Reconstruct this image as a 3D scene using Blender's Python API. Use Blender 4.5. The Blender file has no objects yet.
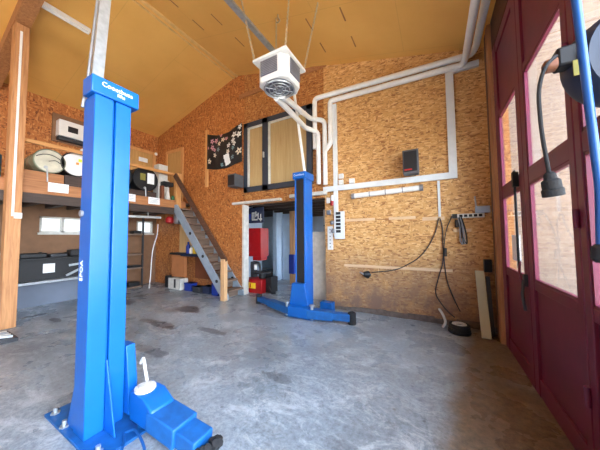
import bpy, bmesh, math, random
from mathutils import Vector, Matrix
random.seed(7)
scn = bpy.context.scene
C = scn.collection
# ---------------------------------------------------------------- camera
F_PX, PITCH, YAW, ROLL, CAMH = 241.0, math.radians(2.82), math.radians(29.24), math.radians(-0.5), 1.5
fwd = Vector((-math.sin(YAW)*math.cos(PITCH), math.cos(YAW)*math.cos(PITCH), math.sin(PITCH)))
rt = Vector((math.cos(YAW), math.sin(YAW), 0)); up = rt.cross(fwd)
rt, up = rt*math.cos(ROLL)+up*math.sin(ROLL), up*math.cos(ROLL)-rt*math.sin(ROLL)
cam = bpy.data.cameras.new('camera'); co = bpy.data.objects.new('camera', cam); C.objects.link(co)
cam.sensor_width = 36; cam.sensor_fit = 'HORIZONTAL'; cam.lens = F_PX/600*36; cam.clip_start = .02
m = Matrix((rt, up, -fwd)).transposed().to_4x4(); m.translation = (0, 0, CAMH); co.matrix_world = m
scn.camera = co
# ---------------------------------------------------------------- helpers
def lin(c): return tuple((x/12.92 if x <= .04045 else ((x+.055)/1.055)**2.4) for x in (v/255 for v in c))
def rgba(c): return lin(c)+(1,)
class B:
    def __init__(s): s.bm = bmesh.new(); s.mi = 0
    def _f(s, vs):
        try: f = s.bm.faces.new(vs); f.material_index = s.mi; return f
        except ValueError: return None
    def box(s, lo, hi):
        x0, y0, z0 = lo; x1, y1, z1 = hi
        v = [s.bm.verts.new(p) for p in ((x0,y0,z0),(x1,y0,z0),(x1,y1,z0),(x0,y1,z0),(x0,y0,z1),(x1,y0,z1),(x1,y1,z1),(x0,y1,z1))]
        for q in ((0,3,2,1),(4,5,6,7),(0,1,5,4),(1,2,6,5),(2,3,7,6),(3,0,4,7)): s._f([v[i] for i in q])
        return s
    def beam(s, a, b, w, h, upv=(0,0,1)):           # box section along a-b: w sideways, h along upv
        a, b = Vector(a), Vector(b); d = (b-a).normalized(); u = Vector(upv)
        sd = d.cross(u).normalized(); u = sd.cross(d).normalized()
        r = []
        for p in (a, b):
            r.append([s.bm.verts.new(p+sd*sx*w/2+u*sy*h/2) for sx, sy in ((-1,-1),(1,-1),(1,1),(-1,1))])
        s._f(r[0][::-1]); s._f(r[1])
        for i in range(4): s._f([r[0][i], r[0][(i+1)%4], r[1][(i+1)%4], r[1][i]])
        return s
    def prism(s, poly, ext):                          # polygon of 3d points extruded by a vector
        e = Vector(ext); a = [s.bm.verts.new(p) for p in poly]; b = [s.bm.verts.new(Vector(p)+e) for p in poly]
        s._f(a[::-1]); s._f(b); n = len(a)
        for i in range(n): s._f([a[i], a[(i+1)%n], b[(i+1)%n], b[i]])
        return s
    def lathe(s, c, ax, prof, n=20):                  # profile of (r, t) along axis ax from c
        ax = Vector(ax).normalized(); t = Vector((0,0,1)) if abs(ax.z) < .9 else Vector((1,0,0))
        u = ax.cross(t).normalized(); w = ax.cross(u); rings = []
        for r, d in prof:
            p = Vector(c)+ax*d
            if r < 1e-6: rings.append([s.bm.verts.new(p)])
            else: rings.append([s.bm.verts.new(p+(u*math.cos(2*math.pi*k/n)+w*math.sin(2*math.pi*k/n))*r) for k in range(n)])
        for A, Bq in zip(rings, rings[1:]):
            for k in range(n):
                k2 = (k+1) % n
                if len(A) == 1 and len(Bq) == 1: continue
                if len(A) == 1: s._f([A[0], Bq[k], Bq[k2]])
                elif len(Bq) == 1: s._f([A[k], A[k2], Bq[0]])
                else: s._f([A[k], A[k2], Bq[k2], Bq[k]])
        if len(rings[0]) > 1: s._f(rings[0])
        if len(rings[-1]) > 1: s._f(rings[-1])
        return s
    def cyl(s, a, b, r, n=16, r2=None):
        a, b = Vector(a), Vector(b); L = (b-a).length
        return s.lathe(a, b-a, [(r, 0), (r if r2 is None else r2, L)], n)
    def tube(s, pts, r, n=8, fil=0, closed=False):
        P = [Vector(p) for p in pts]
        if fil:
            Q = [P[0]]
            for i in range(1, len(P)-1):
                a, b, c = P[i-1], P[i], P[i+1]; d1, d2 = (a-b), (c-b); f = min(fil, d1.length*.45, d2.length*.45)
                p0, p2 = b+d1.normalized()*f, b+d2.normalized()*f
                for k in range(6): t = k/5; Q.append(p0*(1-t)**2+b*2*t*(1-t)+p2*t*t)
            Q.append(P[-1]); P = Q
        N = len(P); T = []
        for i in range(N):
            a = P[i-1] if (i or closed) else P[i]; b = P[(i+1) % N] if (i < N-1 or closed) else P[i]
            T.append((b-a).normalized())
        t0 = T[0]; ref = Vector((0,0,1)) if abs(t0.z) < .9 else Vector((1,0,0)); u = t0.cross(ref).normalized(); rings = []
        for i in range(N):
            u = (u-T[i]*u.dot(T[i])).normalized(); w = T[i].cross(u)
            rings.append([s.bm.verts.new(P[i]+(u*math.cos(2*math.pi*k/n)+w*math.sin(2*math.pi*k/n))*r) for k in range(n)])
        for i in range(N if closed else N-1):
            A, Bq = rings[i], rings[(i+1) % N]
            for k in range(n): s._f([A[k], A[(k+1) % n], Bq[(k+1) % n], Bq[k]])
        if not closed: s._f(rings[0][::-1]); s._f(rings[-1])
        return s
    def ball(s, c, r, sc=(1,1,1), seg=12):
        mt = Matrix.Translation(c) @ Matrix.Diagonal((sc[0]*r, sc[1]*r, sc[2]*r, 1))
        g = bmesh.ops.create_uvsphere(s.bm, u_segments=seg, v_segments=max(6, seg//2), radius=1, matrix=mt)
        for v in g['verts']:
            for f in v.link_faces: f.material_index = s.mi
        return s
    def build(s, name, mat, parent=None, bev=0, smooth=None, origin=None):
        bmesh.ops.recalc_face_normals(s.bm, faces=s.bm.faces)
        me = bpy.data.meshes.new(name); off = Vector((0,0,0))
        if parent is not None: off = wl(parent)
        else:
            if origin is None:
                vs = [v.co for v in s.bm.verts]
                off = Vector(((min(v.x for v in vs)+max(v.x for v in vs))/2, (min(v.y for v in vs)+max(v.y for v in vs))/2, min(v.z for v in vs)))
            else: off = Vector(origin)
        for v in s.bm.verts: v.co -= off
        s.bm.to_mesh(me); s.bm.free()
        for mm in (mat if isinstance(mat, (list, tuple)) else [mat]): me.materials.append(mm)
        o = bpy.data.objects.new(name, me); C.objects.link(o)
        if parent is not None: o.parent = parent
        else: o.location = off
        if smooth or smooth is None:
            for p in me.polygons: p.use_smooth = True
            try: me.set_sharp_from_angle(angle=math.radians(35))
            except Exception: pass
        if bev:
            b = o.modifiers.new('bevel', 'BEVEL'); b.width = bev; b.segments = 2; b.limit_method = 'ANGLE'; b.angle_limit = math.radians(40)
        return o
def wl(o):
    v = Vector((0,0,0))
    while o is not None: v += o.location; o = o.parent
    return v
def tag(o, label, cat, group=None):
    o['label'] = label; o['category'] = cat
    if group: o['group'] = group
    return o
def thing(name, loc, label, cat, group=None):
    o = bpy.data.objects.new(name, None); C.objects.link(o); o.location = loc; o.empty_display_size = .1
    return tag(o, label, cat, group)
def struct(o): o['kind'] = 'structure'; return o
def sempty(name, loc):
    o = bpy.data.objects.new(name, None); C.objects.link(o); o.location = loc; o.empty_display_size = .1
    return struct(o)
def text(body, name, mat, parent, pos, xdir, ydir, size, ext=.001):
    cu = bpy.data.curves.new(name, 'FONT'); cu.body = body; cu.size = size; cu.extrude = ext; cu.align_x = 'CENTER'; cu.align_y = 'CENTER'
    t = bpy.data.objects.new(name, cu); C.objects.link(t)
    dg = bpy.context.evaluated_depsgraph_get(); me = bpy.data.meshes.new_from_object(t.evaluated_get(dg))
    bpy.data.objects.remove(t)
    x = Vector(xdir).normalized(); y = Vector(ydir).normalized(); z = x.cross(y)
    M = Matrix((x, y, z)).transposed().to_4x4(); M.translation = Vector(pos)-wl(parent)
    me.transform(M); me.materials.clear(); me.materials.append(mat)
    o = bpy.data.objects.new(name, me); C.objects.link(o); o.parent = parent
    return o
# ---------------------------------------------------------------- materials
def newmat(name):
    mt = bpy.data.materials.new(name); mt.use_nodes = True; nt = mt.node_tree
    return mt, nt, nt.nodes['Principled BSDF']
def N(nt, t, **k):
    n = nt.nodes.new(t)
    for a, v in k.items(): setattr(n, a, v)
    return n
def ramp(nt, fac, stops):
    r = N(nt, 'ShaderNodeValToRGB'); e = r.color_ramp.elements
    while len(e) < len(stops): e.new(.5)
    for q, (p, c) in zip(e, stops): q.position = p; q.color = c if len(c) == 4 else rgba(c)
    nt.links.new(fac, r.inputs[0]); return r.outputs[0]
def mix(nt, fac, a, b, mode='MIX'):
    n = N(nt, 'ShaderNodeMix', data_type='RGBA', blend_type=mode)
    for s_, v in ((n.inputs[0], fac), (n.inputs[6], a), (n.inputs[7], b)):
        if isinstance(v, (int, float)): s_.default_value = v
        elif isinstance(v, tuple): s_.default_value = v if len(v) == 4 else rgba(v)
        else: nt.links.new(v, s_)
    return n.outputs[2]
def noise(nt, co, scale, detail=4, rough=.55, dist=0):
    n = N(nt, 'ShaderNodeTexNoise'); n.inputs['Scale'].default_value = scale; n.inputs['Detail'].default_value = detail
    n.inputs['Roughness'].default_value = rough; n.inputs['Distortion'].default_value = dist
    nt.links.new(co, n.inputs['Vector']); return n.outputs['Fac']
def coords(nt, kind='Object'): return N(nt, 'ShaderNodeTexCoord').outputs[kind]
def mapping(nt, co, scale=(1,1,1), rot=(0,0,0), loc=(0,0,0)):
    n = N(nt, 'ShaderNodeMapping'); n.inputs['Scale'].default_value = scale; n.inputs['Rotation'].default_value = rot; n.inputs['Location'].default_value = loc
    nt.links.new(co, n.inputs['Vector']); return n.outputs[0]
def bump(nt, bs, h, st=.3, d=.01):
    n = N(nt, 'ShaderNodeBump'); n.inputs['Strength'].default_value = st; n.inputs['Distance'].default_value = d
    nt.links.new(h, n.inputs['Height']); nt.links.new(n.outputs[0], bs.inputs['Normal'])
def simple(name, c, rough=.5, metal=0, var=.12, sc=9, bumpy=0):
    mt, nt, bs = newmat(name); co = coords(nt)
    n = noise(nt, co, sc, 5)
    lo = tuple(x*(1-var) for x in lin(c))+(1,); hi = tuple(min(1, x*(1+var)) for x in lin(c))+(1,)
    nt.links.new(ramp(nt, n, [(.3, lo), (.7, hi)]), bs.inputs['Base Color'])
    bs.inputs['Roughness'].default_value = rough; bs.inputs['Metallic'].default_value = metal
    if bumpy: bump(nt, bs, noise(nt, co, sc*6, 3), bumpy)
    return mt
def osb(name, dark, mid, light, dirty=0, vert=.5, world=True):
    mt, nt, bs = newmat(name); co = coords(nt)
    def strands(sc, rot):
        v = N(nt, 'ShaderNodeTexVoronoi'); v.inputs['Scale'].default_value = 1
        nt.links.new(mapping(nt, co, sc, rot), v.inputs['Vector'])
        s_ = N(nt, 'ShaderNodeSeparateColor'); nt.links.new(v.outputs['Color'], s_.inputs[0]); return s_.outputs[0]
    a = strands((13, 13, 44), (0.35, 0.35, 0)); b = strands((44, 44, 13), (.2, .2, 0)); c = strands((16, 16, 46), (-.7, -.7, 0))
    k = N(nt, 'ShaderNodeMath', operation='GREATER_THAN'); nt.links.new(noise(nt, co, 9, 2), k.inputs[0]); k.inputs[1].default_value = vert
    k2 = N(nt, 'ShaderNodeMath', operation='GREATER_THAN'); nt.links.new(noise(nt, mapping(nt, co, loc=(7,3,2)), 7, 2), k2.inputs[0]); k2.inputs[1].default_value = .52
    val = mix(nt, k2.outputs[0], mix(nt, k.outputs[0], a, b), c)
    fine = noise(nt, mapping(nt, co, (1, 1, 1)), 60, 3)
    val = mix(nt, .25, val, fine)
    col = ramp(nt, val, [(.12, dark), (.38, mid), (.62, mid), (.9, light)])
    big = noise(nt, co, 1.1, 4)
    col = mix(nt, ramp(nt, big, [(.35, (0,0,0)), (.7, (90,90,90))]), col, dark)
    # sheet joints
    sx = N(nt, 'ShaderNodeSeparateXYZ'); nt.links.new(co, sx.inputs[0])
    if dirty:
        mr = N(nt, 'ShaderNodeMapRange'); nt.links.new(sx.outputs[2], mr.inputs[0]); mr.inputs[1].default_value = 1.35; mr.inputs[2].default_value = .3; mr.inputs[3].default_value = 0; mr.inputs[4].default_value = 1
        dn = N(nt, 'ShaderNodeMath', operation='MULTIPLY'); nt.links.new(mr.outputs[0], dn.inputs[0])
        nt.links.new(ramp(nt, noise(nt, co, 2.6, 6, .65), [(.28, (110,110,110)), (.58, (255,255,255))]), dn.inputs[1])
        dk = N(nt, 'ShaderNodeMath', operation='MULTIPLY'); nt.links.new(dn.outputs[0], dk.inputs[0]); dk.inputs[1].default_value = dirty
        col = mix(nt, dk.outputs[0], col, (138, 108, 90))
    nt.links.new(col, bs.inputs['Base Color']); bs.inputs['Roughness'].default_value = .62
    bump(nt, bs, val, .12, .004)
    return mt
def wood(name, c1, c2, axis=2, sc=1, rough=.6):
    mt, nt, bs = newmat(name); s_ = [14*sc]*3; s_[axis] = .9*sc
    n = noise(nt, mapping(nt, coords(nt), tuple(s_)), 2.2, 6, .6, .6)
    nt.links.new(ramp(nt, n, [(.3, c1), (.7, c2)]), bs.inputs['Base Color']); bs.inputs['Roughness'].default_value = rough
    bump(nt, bs, n, .1, .004)
    return mt
M = {}
M['osb_r'] = osb('osb_board', (156,100,52), (214,162,98), (238,198,138), 1.0, .58)
M['osb_l'] = osb('osb_board_amber', (116,62,24), (182,110,52), (214,150,84), .3, .4)
M['osb_low'] = osb('osb_board_lower', (120,66,28), (178,114,56), (208,156,92), .6, .5)
M['pine'] = wood('pine_timber', (196,136,76), (224,170,108))
M['pine_y'] = wood('pine_rail', (186,124,64), (216,160,96), 1)
M['pine_x'] = wood('pine_board', (186,124,64), (222,166,102), 0)
M['raw_lumber'] = wood('raw_lumber', (150,98,58), (190,134,86))
M['fascia'] = wood('fascia_board', (146,94,54), (186,128,80), 1)
M['batten'] = wood('pale_batten', (214,178,134), (234,204,166), 0)
M['joist'] = wood('brown_joist', (50,38,32), (78,60,50), 1)
M['stairwood'] = wood('stair_board', (104,84,70), (146,122,104), 1)
M['darkwood'] = wood('dark_stained_wood', (66,40,26), (104,66,42), 0)
M['ply'] = wood('plywood', (204,160,102), (222,182,128), 2, .6)
M['door_wood'] = wood('door_veneer', (186,140,80), (208,164,100), 2, .7)
M['newel'] = wood('newel_wood', (188,140,92), (226,184,136))
M['blue'] = simple('blue_paint', (6,92,176), .36, 0, .06, 5)
M['blue_dirty'] = simple('scuffed_blue_paint', (16,90,158), .5, 0, .22, 12)
M['black'] = simple('black_plastic', (22,23,26), .5, 0, .2)
M['rubber'] = simple('black_rubber', (30,30,32), .8, 0, .3, 30, .4)
M['darkgrey'] = simple('dark_grey_plastic', (52,54,58), .55)
M['spk'] = simple('worn_grey_cabinet', (84,84,88), .6)
M['anthracite'] = simple('anthracite_frame', (50,58,70), .5, 0, .08)
M['white'] = simple('white_enamel', (232,232,228), .4, 0, .04)
M['pipe'] = simple('pale_pipe', (240,240,236), .45, 0, .05)
M['trunk'] = simple('grey_white_trunking', (226,230,230), .45, 0, .05)
M['grey'] = simple('grey_metal', (150,152,156), .4, .5, .1)
M['steel'] = simple('galvanised_steel', (176,182,186), .38, .7, .15, 20)
M['steelblue'] = simple('pale_grey_stringer', (150,164,178), .45, .2, .08)
M['chain'] = simple('chain_steel', (196,180,150), .4, .6)
M['fan'] = simple('fan_metal', (140,142,146), .35, .6)
M['louver'] = simple('grey_grille', (112,112,128), .5, .2)
M['drumgreen'] = simple('grey_green_drum', (126,132,112), .42, .45, .18, 4)
M['drumend'] = simple('drum_end_metal', (196,192,172), .4, .4, .2, 6)
M['paper'] = simple('white_paper', (236,238,240), .8, 0, .04, 30)
M['maroon'] = simple('maroon_paint', (106,24,54), .42, 0, .14, 4)
M['red'] = simple('red_paint', (165,16,22), .45, 0, .12)
M['yellow'] = simple('yellow_label', (240,200,40), .6, 0, .05)
M['deepblue'] = simple('deep_blue_plastic', (28,56,150), .5, 0, .15)
M['navy'] = simple('navy_board', (28,38,66), .6, 0, .1)
M['palewall'] = simple('pale_blue_plaster', (176,196,216), .8, 0, .1, 3)
M['palegreen'] = simple('pale_green_panel', (196,206,186), .7, 0, .08, 4)
M['cardboard'] = simple('cardboard', (176,112,66), .85, 0, .1, 4)
M['brownwall'] = simple('brown_chipboard', (130,96,70), .8, 0, .12, 5)
M['brownwarm'] = simple('warm_brown_board', (120,66,38), .7, 0, .15, 5)
M['ledge'] = simple('blue_grey_ledge_paint', (100,110,126), .55, 0, .12, 2)
M['dirtwhite'] = simple('dirty_white_paint', (206,204,196), .6, 0, .14, 9)
M['leanboard'] = simple('off_white_board', (204,206,180), .6, 0, .05, 4)
M['green'] = simple('green_plastic', (40,96,56), .5)
M['orange'] = simple('orange_brown_plastic', (128,80,54), .5)
M['hose'] = simple('blue_hose', (30,84,150), .35, 0, .05)
M['reel'] = simple('blue_black_plastic', (26,40,64), .45, 0, .12)
M['text'] = simple('white_lettering', (235,240,246), .6, 0, .02)
M['pink'] = simple('pink_print', (206,150,160), .8)
M['cream'] = simple('cream_print', (226,214,190), .8)
M['teal'] = simple('grey_teal_print', (120,150,156), .8)
M['orangered'] = simple('orange_sticker', (240,150,60), .7)
M['lime'] = simple('lime_sticker', (220,236,60), .7)
M['olive'] = simple('olive_label', (130,124,56), .7)

def floor_mat():
    mt, nt, bs = newmat('stained_concrete'); co = coords(nt)
    base = ramp(nt, noise(nt, co, .55, 5, .6), [(.3, (108,118,126)), (.55, (160,173,182)), (.75, (196,206,212))])
    sp = ramp(nt, noise(nt, co, 22, 8, .78), [(.36, (96,100,104)), (.5, (190,190,190)), (.66, (248,248,248))])
    col = mix(nt, .75, base, sp, 'MULTIPLY')
    col = mix(nt, .10, col, (214,222,232), 'MIX')
    # worn, chalky trowel marks
    v = N(nt, 'ShaderNodeTexNoise'); v.inputs['Scale'].default_value = 3.2; v.inputs['Detail'].default_value = 12; v.inputs['Roughness'].default_value = .82; v.inputs['Distortion'].default_value = .7
    nt.links.new(mapping(nt, co, (1, 1.6, 1), (0, 0, .6)), v.inputs[0])
    col = mix(nt, ramp(nt, v.outputs['Fac'], [(.5, (0,0,0)), (.62, (185,185,185))]), col, (216,222,226))
    # dark specks
    w = N(nt, 'ShaderNodeTexVoronoi'); w.inputs['Scale'].default_value = 5.5; nt.links.new(co, w.inputs['Vector'])
    col = mix(nt, ramp(nt, w.outputs['Distance'], [(.05, (200,200,200)), (.11, (0,0,0))]), col, (74,74,78))
    # oil stains: broad noise in streaks
    st = noise(nt, mapping(nt, co, (.55, 1.1, 1), (0,0,.25), (1.7,.6,0)), 1.0, 7, .62, .5)
    col = mix(nt, ramp(nt, st, [(.56, (0,0,0)), (.72, (170,170,170))]), col, (72,66,66))
    sx = N(nt, 'ShaderNodeSeparateXYZ'); nt.links.new(co, sx.inputs[0])
    # individual oil blots and dark smears (x, y, radius x, radius y)
    for (bx, by, rx, ry, a) in DARK_BLOTS:
        mp = mapping(nt, co, (1/rx, 1/ry, 0), (0,0,0), (-bx/rx, -by/ry, 0))
        l = N(nt, 'ShaderNodeVectorMath', operation='LENGTH'); nt.links.new(mp, l.inputs[0])
        ad = N(nt, 'ShaderNodeMath', operation='ADD'); nt.links.new(l.outputs['Value'], ad.inputs[0]); nt.links.new(noise(nt, co, 5, 5, .65), ad.inputs[1])
        col = mix(nt, ramp(nt, ad.outputs[0], [(.95, (a,a,a)), (1.4, (0,0,0))][::1]), col, (58,54,56))
    # gritty brown strip along the gate, with under-window shade painted into its colour
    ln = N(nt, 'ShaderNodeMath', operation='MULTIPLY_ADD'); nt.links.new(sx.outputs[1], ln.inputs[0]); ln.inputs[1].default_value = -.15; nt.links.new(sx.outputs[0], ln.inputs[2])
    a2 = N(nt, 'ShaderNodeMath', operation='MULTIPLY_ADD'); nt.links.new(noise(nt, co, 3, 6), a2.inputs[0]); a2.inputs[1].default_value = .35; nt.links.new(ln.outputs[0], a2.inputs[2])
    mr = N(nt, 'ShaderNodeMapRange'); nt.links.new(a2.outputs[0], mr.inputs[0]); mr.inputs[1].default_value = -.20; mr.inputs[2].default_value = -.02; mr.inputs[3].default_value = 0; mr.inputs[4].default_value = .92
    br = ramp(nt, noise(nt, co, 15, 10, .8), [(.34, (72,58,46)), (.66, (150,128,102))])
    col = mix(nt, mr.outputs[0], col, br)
    nt.links.new(col, bs.inputs['Base Color'])
    nt.links.new(ramp(nt, noise(nt, co, 1.4, 5), [(.35, (110,110,110)), (.7, (190,190,190))]), bs.inputs['Roughness'])
    bump(nt, bs, noise(nt, co, 14, 8, .7), .25, .01)
    return mt
DARK_BLOTS = [(-4.6,3.35,.7,.4,225), (-4.3,2.55,1.1,.2,215), (-6.6,3.0,1.2,.35,220), (-6.9,1.65,.12,.4,240), (-6.2,1.75,.4,.14,235), (-5.7,2.05,.6,.16,215), (-3.2,2.75,.6,.16,200), (-1.5,2.2,.4,.16,170), (-3.4,1.9,.7,.18,190), (-.6,1.7,.3,.15,150)]
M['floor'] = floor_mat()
def ceil_mat():
    mt, nt, bs = newmat('golden_hardboard'); co = coords(nt)
    n = noise(nt, co, .9, 4); n2 = noise(nt, mapping(nt, co, (.6, 6, 1)), 3, 5)
    col = ramp(nt, n, [(.3, (228,172,88)), (.7, (240,188,102))])
    col = mix(nt, ramp(nt, n2, [(.3, (0,0,0)), (.8, (60,60,60))]), col, (214,156,76))
    br = N(nt, 'ShaderNodeTexBrick'); br.offset = .5; br.inputs['Scale'].default_value = 1; br.inputs['Brick Width'].default_value = 2.5; br.inputs['Row Height'].default_value = 1.25
    br.inputs['Mortar Size'].default_value = .006; br.inputs['Mortar Smooth'].default_value = .2; nt.links.new(mapping(nt, co, (1,1,1), (0,0,0), (.4,.3,0)), br.inputs['Vector'])
    col = mix(nt, ramp(nt, br.outputs['Fac'], [(0, (0,0,0)), (1, (110,110,110))]), col, (140,92,44))
    nt.links.new(col, bs.inputs['Base Color']); bs.inputs['Roughness'].default_value = .6
    return mt
M['ceil'] = ceil_mat()
def stone_mat():
    mt, nt, bs = newmat('pale_rough_masonry'); co = coords(nt)
    sw = N(nt, 'ShaderNodeCombineXYZ'); sp = N(nt, 'ShaderNodeSeparateXYZ'); nt.links.new(co, sp.inputs[0])
    nt.links.new(sp.outputs[0], sw.inputs[0]); nt.links.new(sp.outputs[2], sw.inputs[1])
    br = N(nt, 'ShaderNodeTexBrick'); br.inputs['Scale'].default_value = 1; br.inputs['Brick Width'].default_value = .32; br.inputs['Row Height'].default_value = .1; br.inputs['Mortar Size'].default_value = .012
    nt.links.new(sw.outputs[0], br.inputs['Vector']); br.inputs['Color1'].default_value = rgba((142,122,108)); br.inputs['Color2'].default_value = rgba((124,104,92)); br.inputs['Mortar'].default_value = rgba((146,128,115))
    col = mix(nt, ramp(nt, noise(nt, co, 3, 8, .7), [(.3, (0,0,0)), (.75, (200,200,200))]), br.outputs['Color'], (158,140,126))
    nt.links.new(col, bs.inputs['Base Color']); bs.inputs['Roughness'].default_value = .9
    bump(nt, bs, noise(nt, co, 12, 6), .5, .02)
    return mt
M['stone'] = stone_mat()
M['gravel'] = simple('pale_yard_gravel', (206,198,186), .95, 0, .15, 6, .5)
def glass_mat():
    mt = bpy.data.materials.new('window_glass'); mt.use_nodes = True; nt = mt.node_tree; nt.nodes.clear()
    o = N(nt, 'ShaderNodeOutputMaterial'); t = N(nt, 'ShaderNodeBsdfTransparent'); g = N(nt, 'ShaderNodeBsdfGlossy'); g.inputs['Roughness'].default_value = .03
    t.inputs[0].default_value = (.93,.96,.97,1); fc_ = N(nt, 'ShaderNodeLayerWeight'); fr = N(nt, 'ShaderNodeMath', operation='POWER'); nt.links.new(fc_.outputs['Facing'], fr.inputs[0]); fr.inputs[1].default_value = 5
    mx = N(nt, 'ShaderNodeMixShader'); nt.links.new(fr.outputs[0], mx.inputs[0]); nt.links.new(t.outputs[0], mx.inputs[1]); nt.links.new(g.outputs[0], mx.inputs[2]); nt.links.new(mx.outputs[0], o.inputs[0])
    return mt
M['glass'] = glass_mat()
# ---------------------------------------------------------------- setting
XL, XR, YB, YF = -8.43, .80, 4.85, -3.2
RX, RZ, SL = -4.69, 6.01, .256
def cz(x): return RZ-SL*abs(x-RX)
O0 = (0,0,0)
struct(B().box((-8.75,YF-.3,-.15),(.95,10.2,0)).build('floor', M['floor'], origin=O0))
b = B()
for s_ in (-1, 1):
    xe = -9.1 if s_ < 0 else 1.5
    b.prism([(RX,YF-.3,RZ),(xe,YF-.3,cz(xe)),(xe,YF-.3,cz(xe)+.12),(RX,YF-.3,RZ+.12)], (0,YB+.6-YF,0))
ceil = struct(b.build('ceiling', M['ceil'], origin=O0))
# back gable wall with the notch of the storeroom opening: amber sheets left, lighter sheets right
OL, OR_, OZ = -4.42, -2.08, 2.36
bw = sempty('wall_back', (0,YB,0))
struct(B().prism([(XL-.15,YB,0),(OL,YB,0),(OL,YB,OZ),(OL,YB,cz(OL)),(RX,YB,RZ),(XL-.15,YB,cz(XL-.15))], (0,.15,0)).build('wall_panel', M['osb_l'], bw))
struct(B().prism([(OL,YB,OZ),(OR_,YB,OZ),(OR_,YB,cz(OR_)),(OL,YB,cz(OL))], (0,.15,0)).build('wall_panel', M['osb_low'], bw))
struct(B().prism([(OR_,YB,.04),(XR+.15,YB,.04),(XR+.15,YB,cz(XR+.15)),(OR_,YB,cz(OR_))], (0,.15,0)).build('wall_panel', M['osb_r'], bw))
# sheets lying on the wall, a hair proud, and the thin battens that cover their joints
struct(B().box((OR_,YB-.012,.05),(.74,YB,2.44)).build('wall_sheet', M['osb_r'], bw))
struct(B().box((-6.06,YB-.012,.0),(OL-.02,YB,2.38)).build('wall_sheet', M['osb_l'], bw))
bb = B(); random.seed(3); x = OR_
while x < .7:
    w = random.uniform(.1,.4); bb.box((x,YB-.03-random.random()*.02,0),(x+w,YB-.012,random.uniform(.05,.11))); x += w
struct(bb.build('baseboard_back', simple('crumbled_concrete_edge', (112,100,92), .9, 0, .3, 14, .6)))
lw = sempty('wall_left', (XL,0,0))
def lwall(y0,y1,z0,z1,mt): struct(B().box((XL-.15,y0,z0),(XL,y1,z1)).build('wall_panel', mt, lw))
lwall(YF,YB,2.5,cz(XL),M['osb_l'])
WY0,WY1,WZ0,WZ1 = 2.02,2.86,1.66,2.06     # window 1
VY0,VY1 = 4.22,4.72                        # window 3
for y0,y1 in ((YF,WY0),(WY1,VY0),(VY1,YB)): lwall(y0,y1,0,2.5,M['brownwall'])
for y0,y1 in ((WY0,WY1),(VY0,VY1)): lwall(y0,y1,0,WZ0,M['brownwall']); lwall(y0,y1,WZ1,2.5,M['brownwall'])
def win(n, y0, y1, panes):
    r = sempty(n, (XL,(y0+y1)/2,WZ0)); b = B(); t = .04
    b.box((XL-.09,y0,WZ0),(XL+.02,y0+t,WZ1)).box((XL-.09,y1-t,WZ0),(XL+.02,y1,WZ1)).box((XL-.09,y0,WZ0),(XL+.02,y1,WZ0+t)).box((XL-.09,y0,WZ1-t),(XL+.02,y1,WZ1))
    if panes == 2: b.box((XL-.09,(y0+y1)/2-.03,WZ0),(XL+.02,(y0+y1)/2+.03,WZ1))
    struct(b.build('window_frame', M['dirtwhite'], r)); 
    struct(B().box((XL-.06,y0+.02,WZ0+.02),(XL-.052,y1-.02,WZ1-.02)).build('pane', M['glass'], r))
    struct(B().box((XL,y0-.03,WZ0-.05),(XL+.06,y1+.03,WZ0)).build('window_sill', M['dirtwhite'], r))
win('window_1', WY0, WY1, 2); win('window_3', VY0, VY1, 1)
# wall beside and above the gate
rw = sempty('wall_right', (XR,0,0)); GZ = 4.16
struct(B().box((XR,4.31,0),(XR+.15,YB,cz(XR))).build('wall_panel', M['osb_low'], rw))
struct(B().box((XR,YF,GZ),(XR+.15,4.31,cz(XR))).build('lintel', M['darkwood'], rw))
struct(B().box((XR,YF,0),(XR+.15,-2.7,GZ)).build('wall_panel', M['brownwall'], rw))
struct(B().box((XR-.04,4.5,0),(XR,4.6,cz(XR)-.02)).build('timber_post', M['darkwood'], rw, .005))
struct(B().box((XR-.05,4.31,0),(XR,4.42,cz(XR)-.02)).build('timber_post', M['raw_lumber'], rw, .005))
fw = sempty('wall_front', (0,YF,0))
for x0,x1,z1 in ((XL-.15,-6.4,5),(-3.9,XR+.15,4.4)): struct(B().box((x0,YF-.15,0),(x1,YF,z1)).build('wall_panel', M['brownwall'], fw))
struct(B().prism([(XL-.15,YF-.15,4.4),(XR+.15,YF-.15,4.4),(XR+.15,YF-.15,cz(XR+.15)),(RX,YF-.15,RZ),(XL-.15,YF-.15,cz(XL-.15))],(0,.15,0)).build('wall_panel', M['brownwall'], fw))
# gate leaves of maroon steel with glass
def leaf(n, y0, y1, gy0, gy1):
    r = sempty(n, (XR+.04,(y0+y1)/2,.03)); xa, xb = XR, XR+.045
    b = B(); z0,z1 = .0,GZ; zr = ((.0,.16),(.98,1.06),(2.00,2.13),(3.11,3.19),(4.02,GZ))
    b.box((xa,y0,z0),(xb,gy0,z1)).box((xa,gy1,z0),(xb,y1,z1))
    for a,c in zr: b.box((xa+.004,gy0,a),(xb-.004,gy1,c))
    struct(b.build('leaf_frame', M['maroon'], r, .006))
    struct(B().box((xa+.022,gy0,.16),(xb-.008,gy1,.98)).build('lower_panel', M['maroon'], r))
    struct(B().box((xa+.022,gy0,3.19),(xb-.008,gy1,4.02)).build('upper_panel', M['maroon'], r))
    bd = B()
    for a,c in ((1.06,2.00),(2.13,3.11)):
        for p,q in (((gy0,a),(gy0+.022,c)),((gy1-.022,a),(gy1,c)),((gy0,a),(gy1,a+.022)),((gy0,c-.022),(gy1,c))): bd.box((xa+.008,p[0],p[1]),(xb-.008,q[0],q[1]))
    struct(bd.build('glazing_bead', M['maroon'], r))
    for a,c in ((1.06,2.00),(2.13,3.11)): struct(B().box((xa+.020,gy0+.01,a+.01),(xa+.026,gy1-.01,c-.01)).build('pane', M['glass'], r))
    return r
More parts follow.
